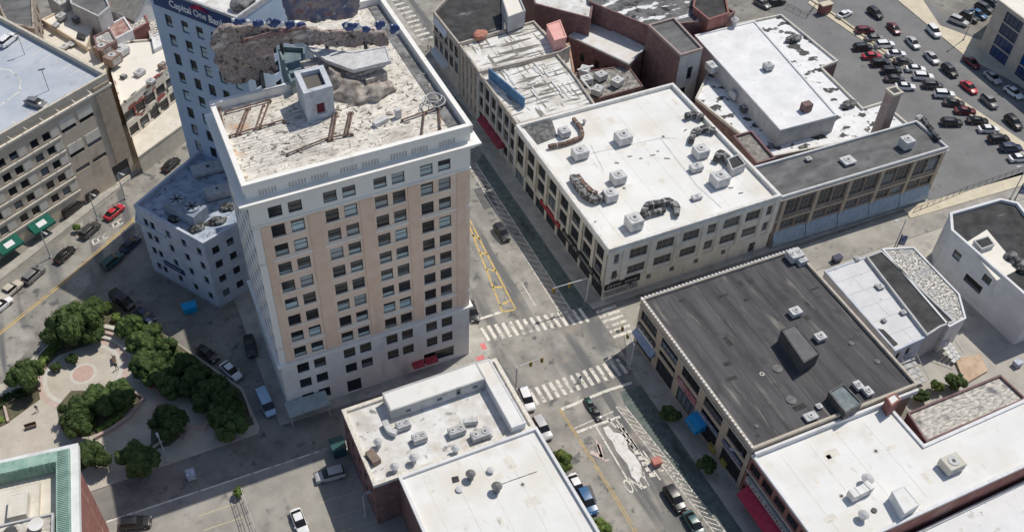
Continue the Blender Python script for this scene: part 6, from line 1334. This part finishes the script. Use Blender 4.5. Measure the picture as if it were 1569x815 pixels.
# ------------------------------------------------------------------ trees
def crown_mesh(seed, R_=3.6, H=4.6, n=2600, leafsz=.42, mat=None, flat=1.0):
    rnd = random.Random(seed); v = []; f = []
    cl = []
    for k in range(24):
        th = rnd.uniform(0, 2*pi); ph = math.acos(rnd.uniform(-.5, 1)); rr = rnd.uniform(.45, .8)
        cl.append((R_*rr*sin(ph)*cos(th), R_*rr*sin(ph)*sin(th), H*.42+H*.5*rr*cos(ph), rnd.uniform(.26, .42)*R_))
    cl.append((0,0,H*.45,R_*.55))
    for k in range(n):
        c_ = cl[rnd.randrange(len(cl))]; th = rnd.uniform(0, 2*pi); cz = rnd.uniform(-.7, 1); sr = math.sqrt(1-cz*cz); rr = c_[3]*rnd.uniform(.78, 1.08)
        nrm = Vector((sr*cos(th), sr*sin(th), cz)); p = Vector(c_[:3])+nrm*rr
        nrm = (nrm+Vector((rnd.uniform(-.6,.6), rnd.uniform(-.6,.6), rnd.uniform(-.3,.6)))).normalized()
        a = nrm.orthogonal().normalized(); a = Matrix.Rotation(rnd.uniform(0, 6.28), 3, nrm) @ a; b_ = nrm.cross(a); s_ = leafsz*rnd.uniform(.5, 1.1)
        i = len(v); v += [tuple(p-a*s_*.5), tuple(p+b_*s_*.32), tuple(p+a*s_*.5), tuple(p-b_*s_*.32)]; f.append((i, i+1, i+2, i+3))
    # dense inner twigs and leaves: smaller lumps
    bm = bmesh.new()
    for c_ in cl:
        r2 = bmesh.ops.create_icosphere(bm, subdivisions=2, radius=c_[3]*.86)
        for q in r2['verts']:
            d = 1+.16*sin(q.co.x*4+seed)+.14*sin(q.co.y*5+q.co.z*3); q.co = q.co*d+Vector(c_[:3])
    bm.verts.index_update(); i0 = len(v); v += [tuple(q.co) for q in bm.verts]; f += [tuple(i0+q.index for q in fc.verts) for fc in bm.faces]; bm.free()
    me = bpy.data.meshes.new('crown'); me.from_pydata(v, [], f); me.materials.append(mat); return me
def trunk_mesh(h_=3.0, r_=.22, seed=0):
    rnd = random.Random(seed); mb = MB(); mb.tube([(0,0,-.05),(.05,0,h_*.5),(0,.08,h_),(.1,.1,h_*1.4)], [r_,r_*.8,r_*.65,r_*.4], 8)
    for k in range(6):
        th = k*1.05+rnd.random(); z0 = h_*rnd.uniform(.75, 1.05); e = Vector((cos(th)*rnd.uniform(1.2,2.2), sin(th)*rnd.uniform(1.2,2.2), z0+rnd.uniform(.9,1.8))); mb.tube([(0,0,z0), tuple(e*.5+Vector((0,0,z0*.55))), tuple(e)], [r_*.5, r_*.3, r_*.12], 5)
    me = bpy.data.meshes.new('trunk'); me.from_pydata(mb.v, [], mb.f); me.materials.append(bark); return me
CR = [crown_mesh(s_, mat=leaf) for s_ in (1, 2, 3, 4)]; CRB = crown_mesh(9, R_=3.0, H=4.2, mat=leaf_b, n=2400); TK = [trunk_mesh(seed=s_) for s_ in (1, 2)]
tn = [0]
def tree(px, py, rpx, label, group=None, z=.12, bright=False, hs=1.0, zc=3.6):
    "px,py = crown centre in the photo, rpx = crown radius"
    s_ = rpx*.110/3.6; hc = zc*s_*hs+.6; c_ = P(px, py, z+hc+.8*s_); k = tn[0]; tn[0] += 1
    r = root('street_tree' if bright else 'park_tree', Vector((c_.x, c_.y, z)), label, 'tree', group); r.rotation_euler.z = k*1.7; r.scale = (s_, s_, s_*hs)
    inst(TK[k % 2], 'trunk', r, T((0,0,0))); inst(CRB if bright else CR[k % 4], 'crown', r, T((0,0,1.7))); return r
PT = 'trees in the park'
for a in ((108,486,40,'biggest dark park tree, next to the left street'),(82,500,26,'tree on the street side of the biggest park tree'),(140,470,28,'tree between the biggest park tree and the yellowish one'),(138,500,22,'rounded tree at the rear edge of the plaza steps'),
 (35,569,30,'dark tree alone at the street corner of the plaza'),(112,625,27,'left of the three clustered trees below the plaza'),(146,606,28,'middle of the three clustered trees below the plaza'),(178,596,25,'right of the three clustered trees below the plaza'),(118,648,22,'low front tree of the cluster below the plaza'),
 (255,639,29,'round tree alone between the two shaded park paths'),(136,692,27,'bright edged tree above the green copper roof'),(205,697,30,'dark shaded tree by the road below the park path'),(352,647,26,'dark shaded tree in the park corner nearest the tower'),
 (213,520,24,'first hedge tree right of the plaza steps'),(222,552,27,'broad hedge tree above the small red box'),(240,575,22,'hedge tree just below the broad one'),(250,528,22,'second hedge tree along the parked cars'),(278,552,23,'third hedge tree along the parked cars'),(300,572,24,'fourth hedge tree along the parked cars'),(324,590,24,'fifth hedge tree along the parked cars'),(344,610,24,'last hedge tree before the shaded corner tree'),(195,493,22,'small hedge tree behind the yellowish one'),(232,505,20,'hedge tree between the first and second of the car row'),(264,560,22,'hedge tree inside the belt below the second'),(288,585,22,'hedge tree inside the belt below the third'),(312,606,22,'hedge tree inside the belt below the fourth'),(334,628,22,'hedge tree inside the belt above the corner tree'),(262,590,19,'inner hedge tree facing the shaded paving'),(352,628,22,'hedge tree just behind the shaded corner tree')): tree(*a, group=PT)
tree(163, 463, 12, 'small yellowish green tree behind the big park trees', bright=True); tree(175, 480, 10, 'tiny yellow green shrub tree below the yellowish one', bright=True)
tree(115, 343, 9, 'tiny bright sapling on the pavement of the left street', bright=True, hs=1.2)
tree(861, 699, 22, 'bright green street tree beside the plain white building', bright=True); tree(918, 802, 22, 'bright green street tree at the bottom edge by the white building', bright=True)
tree(363, 748, 10, 'small bright bush at the head of the ramp railing', bright=True)
tree(1030, 628, 15, 'dark street tree in the shade above the bright blue awning'); tree(1084, 706, 15, 'dark street tree in the shade below the bright blue awning')
tree(1468, 578, 16, 'overgrown dark shrub in the yard behind the row houses', z=.1); tree(1440, 585, 13, 'olive shrub in the yard beside the rear stairs', bright=True, z=.1); tree(1415, 600, 13, 'dark shrub under the rear stairs', z=.1)
# hedges and low ground cover
def hedge(label, pts, w_, h_, mat=leaf, seed=0):
    rnd = random.Random(seed); pp = PP(pts, .2); v = []; f = []
    mb = MB()
    for a, b_ in zip(pp[:-1], pp[1:]):
        n = int((b_-a).length*26*w_)
        d = (b_-a).normalized(); q = Vector((-d.y, d.x, 0))
        for k in range(n):
            p = a.lerp(b_, rnd.random())+q*rnd.uniform(-w_/2, w_/2)+Vector((0,0,rnd.uniform(.1,1)*h_)); nr = Vector((rnd.uniform(-1,1), rnd.uniform(-1,1), rnd.uniform(.2,1.4))).normalized(); x = nr.orthogonal().normalized(); y = nr.cross(x); s_ = rnd.uniform(.18,.4)
            mb.face([tuple(p-x*s_), tuple(p+y*s_*.6), tuple(p+x*s_), tuple(p-y*s_*.6)])
        c_ = (a+b_)/2; mb.box((c_.x,c_.y,.2), ((b_-a).length, w_*.8, h_*.8), atan2(d.y, d.x))
    return tag(mb.build('hedge', mat, fix=False), label, 'hedge')
hedge('bright green hedge strip beside the street edge of the plaza', [(62,562),(72,545),(92,528)], 1.6, .8, leaf_b, 1); hedge('dark hedge under the lone tree at the street corner', [(-5,625),(20,607),(50,598)], 2.0, .8, leaf, 2)
hedge('green hedge along the curved pink retaining wall', [(150,662),(182,640),(206,612)], 1.2, .7, leaf_b, 3); hedge('low hedge patch at the left edge of the plaza', [(-6,650),(4,640)], 1.6, .7, leaf_b, 4); hedge('dark undergrowth strip under the hedge trees', [(205,500),(262,545),(330,595),(365,625)], 2.4, 1.2, leaf, 5)
hedge('dark undergrowth below the cluster of three trees', [(98,640),(125,655),(150,648)], 2.4, 1.0, leaf, 6)
for (x, y, r_, lb) in ((108,545,1.3,'round dark shrub on the plaza nearest the steps'),(83,557,1.1,'round dark shrub on the plaza nearest the hedge')): tree(x, y, r_*8, lb, z=.15)
# bench-like seats
def bench(label, px, py, rz):
    p = P(px, py, .15); r = root('park_bench', p, label, 'bench')
    MB().box((p.x,p.y,.55), (1.8,.5,.08), rz).build('seat', bark, r); MB().box((p.x-sin(rz)*.25,p.y+cos(rz)*.25,.63), (1.8,.06,.5), rz).build('backrest', bark, r)
    for s_ in (-1,1): MB().box((p.x+s_*.75*cos(rz),p.y+s_*.75*sin(rz),.14), (.08,.45,.42), rz).build('leg', metal_dark, r)
bench('dark bench near the round pink pavement', 176, 553, 1.9); bench('dark bench on the lower paved plaza', 48, 655, .4)
# earth bank in the yard
tag(MB().prism(PP([(1462,553),(1500,545),(1512,570),(1478,590)]), .0, .5).build('soil_patch', M('soil_orange', (.45,.32,.22), (.62,.47,.34), .8)), kind='structure')
# satellite / antennas on roofs
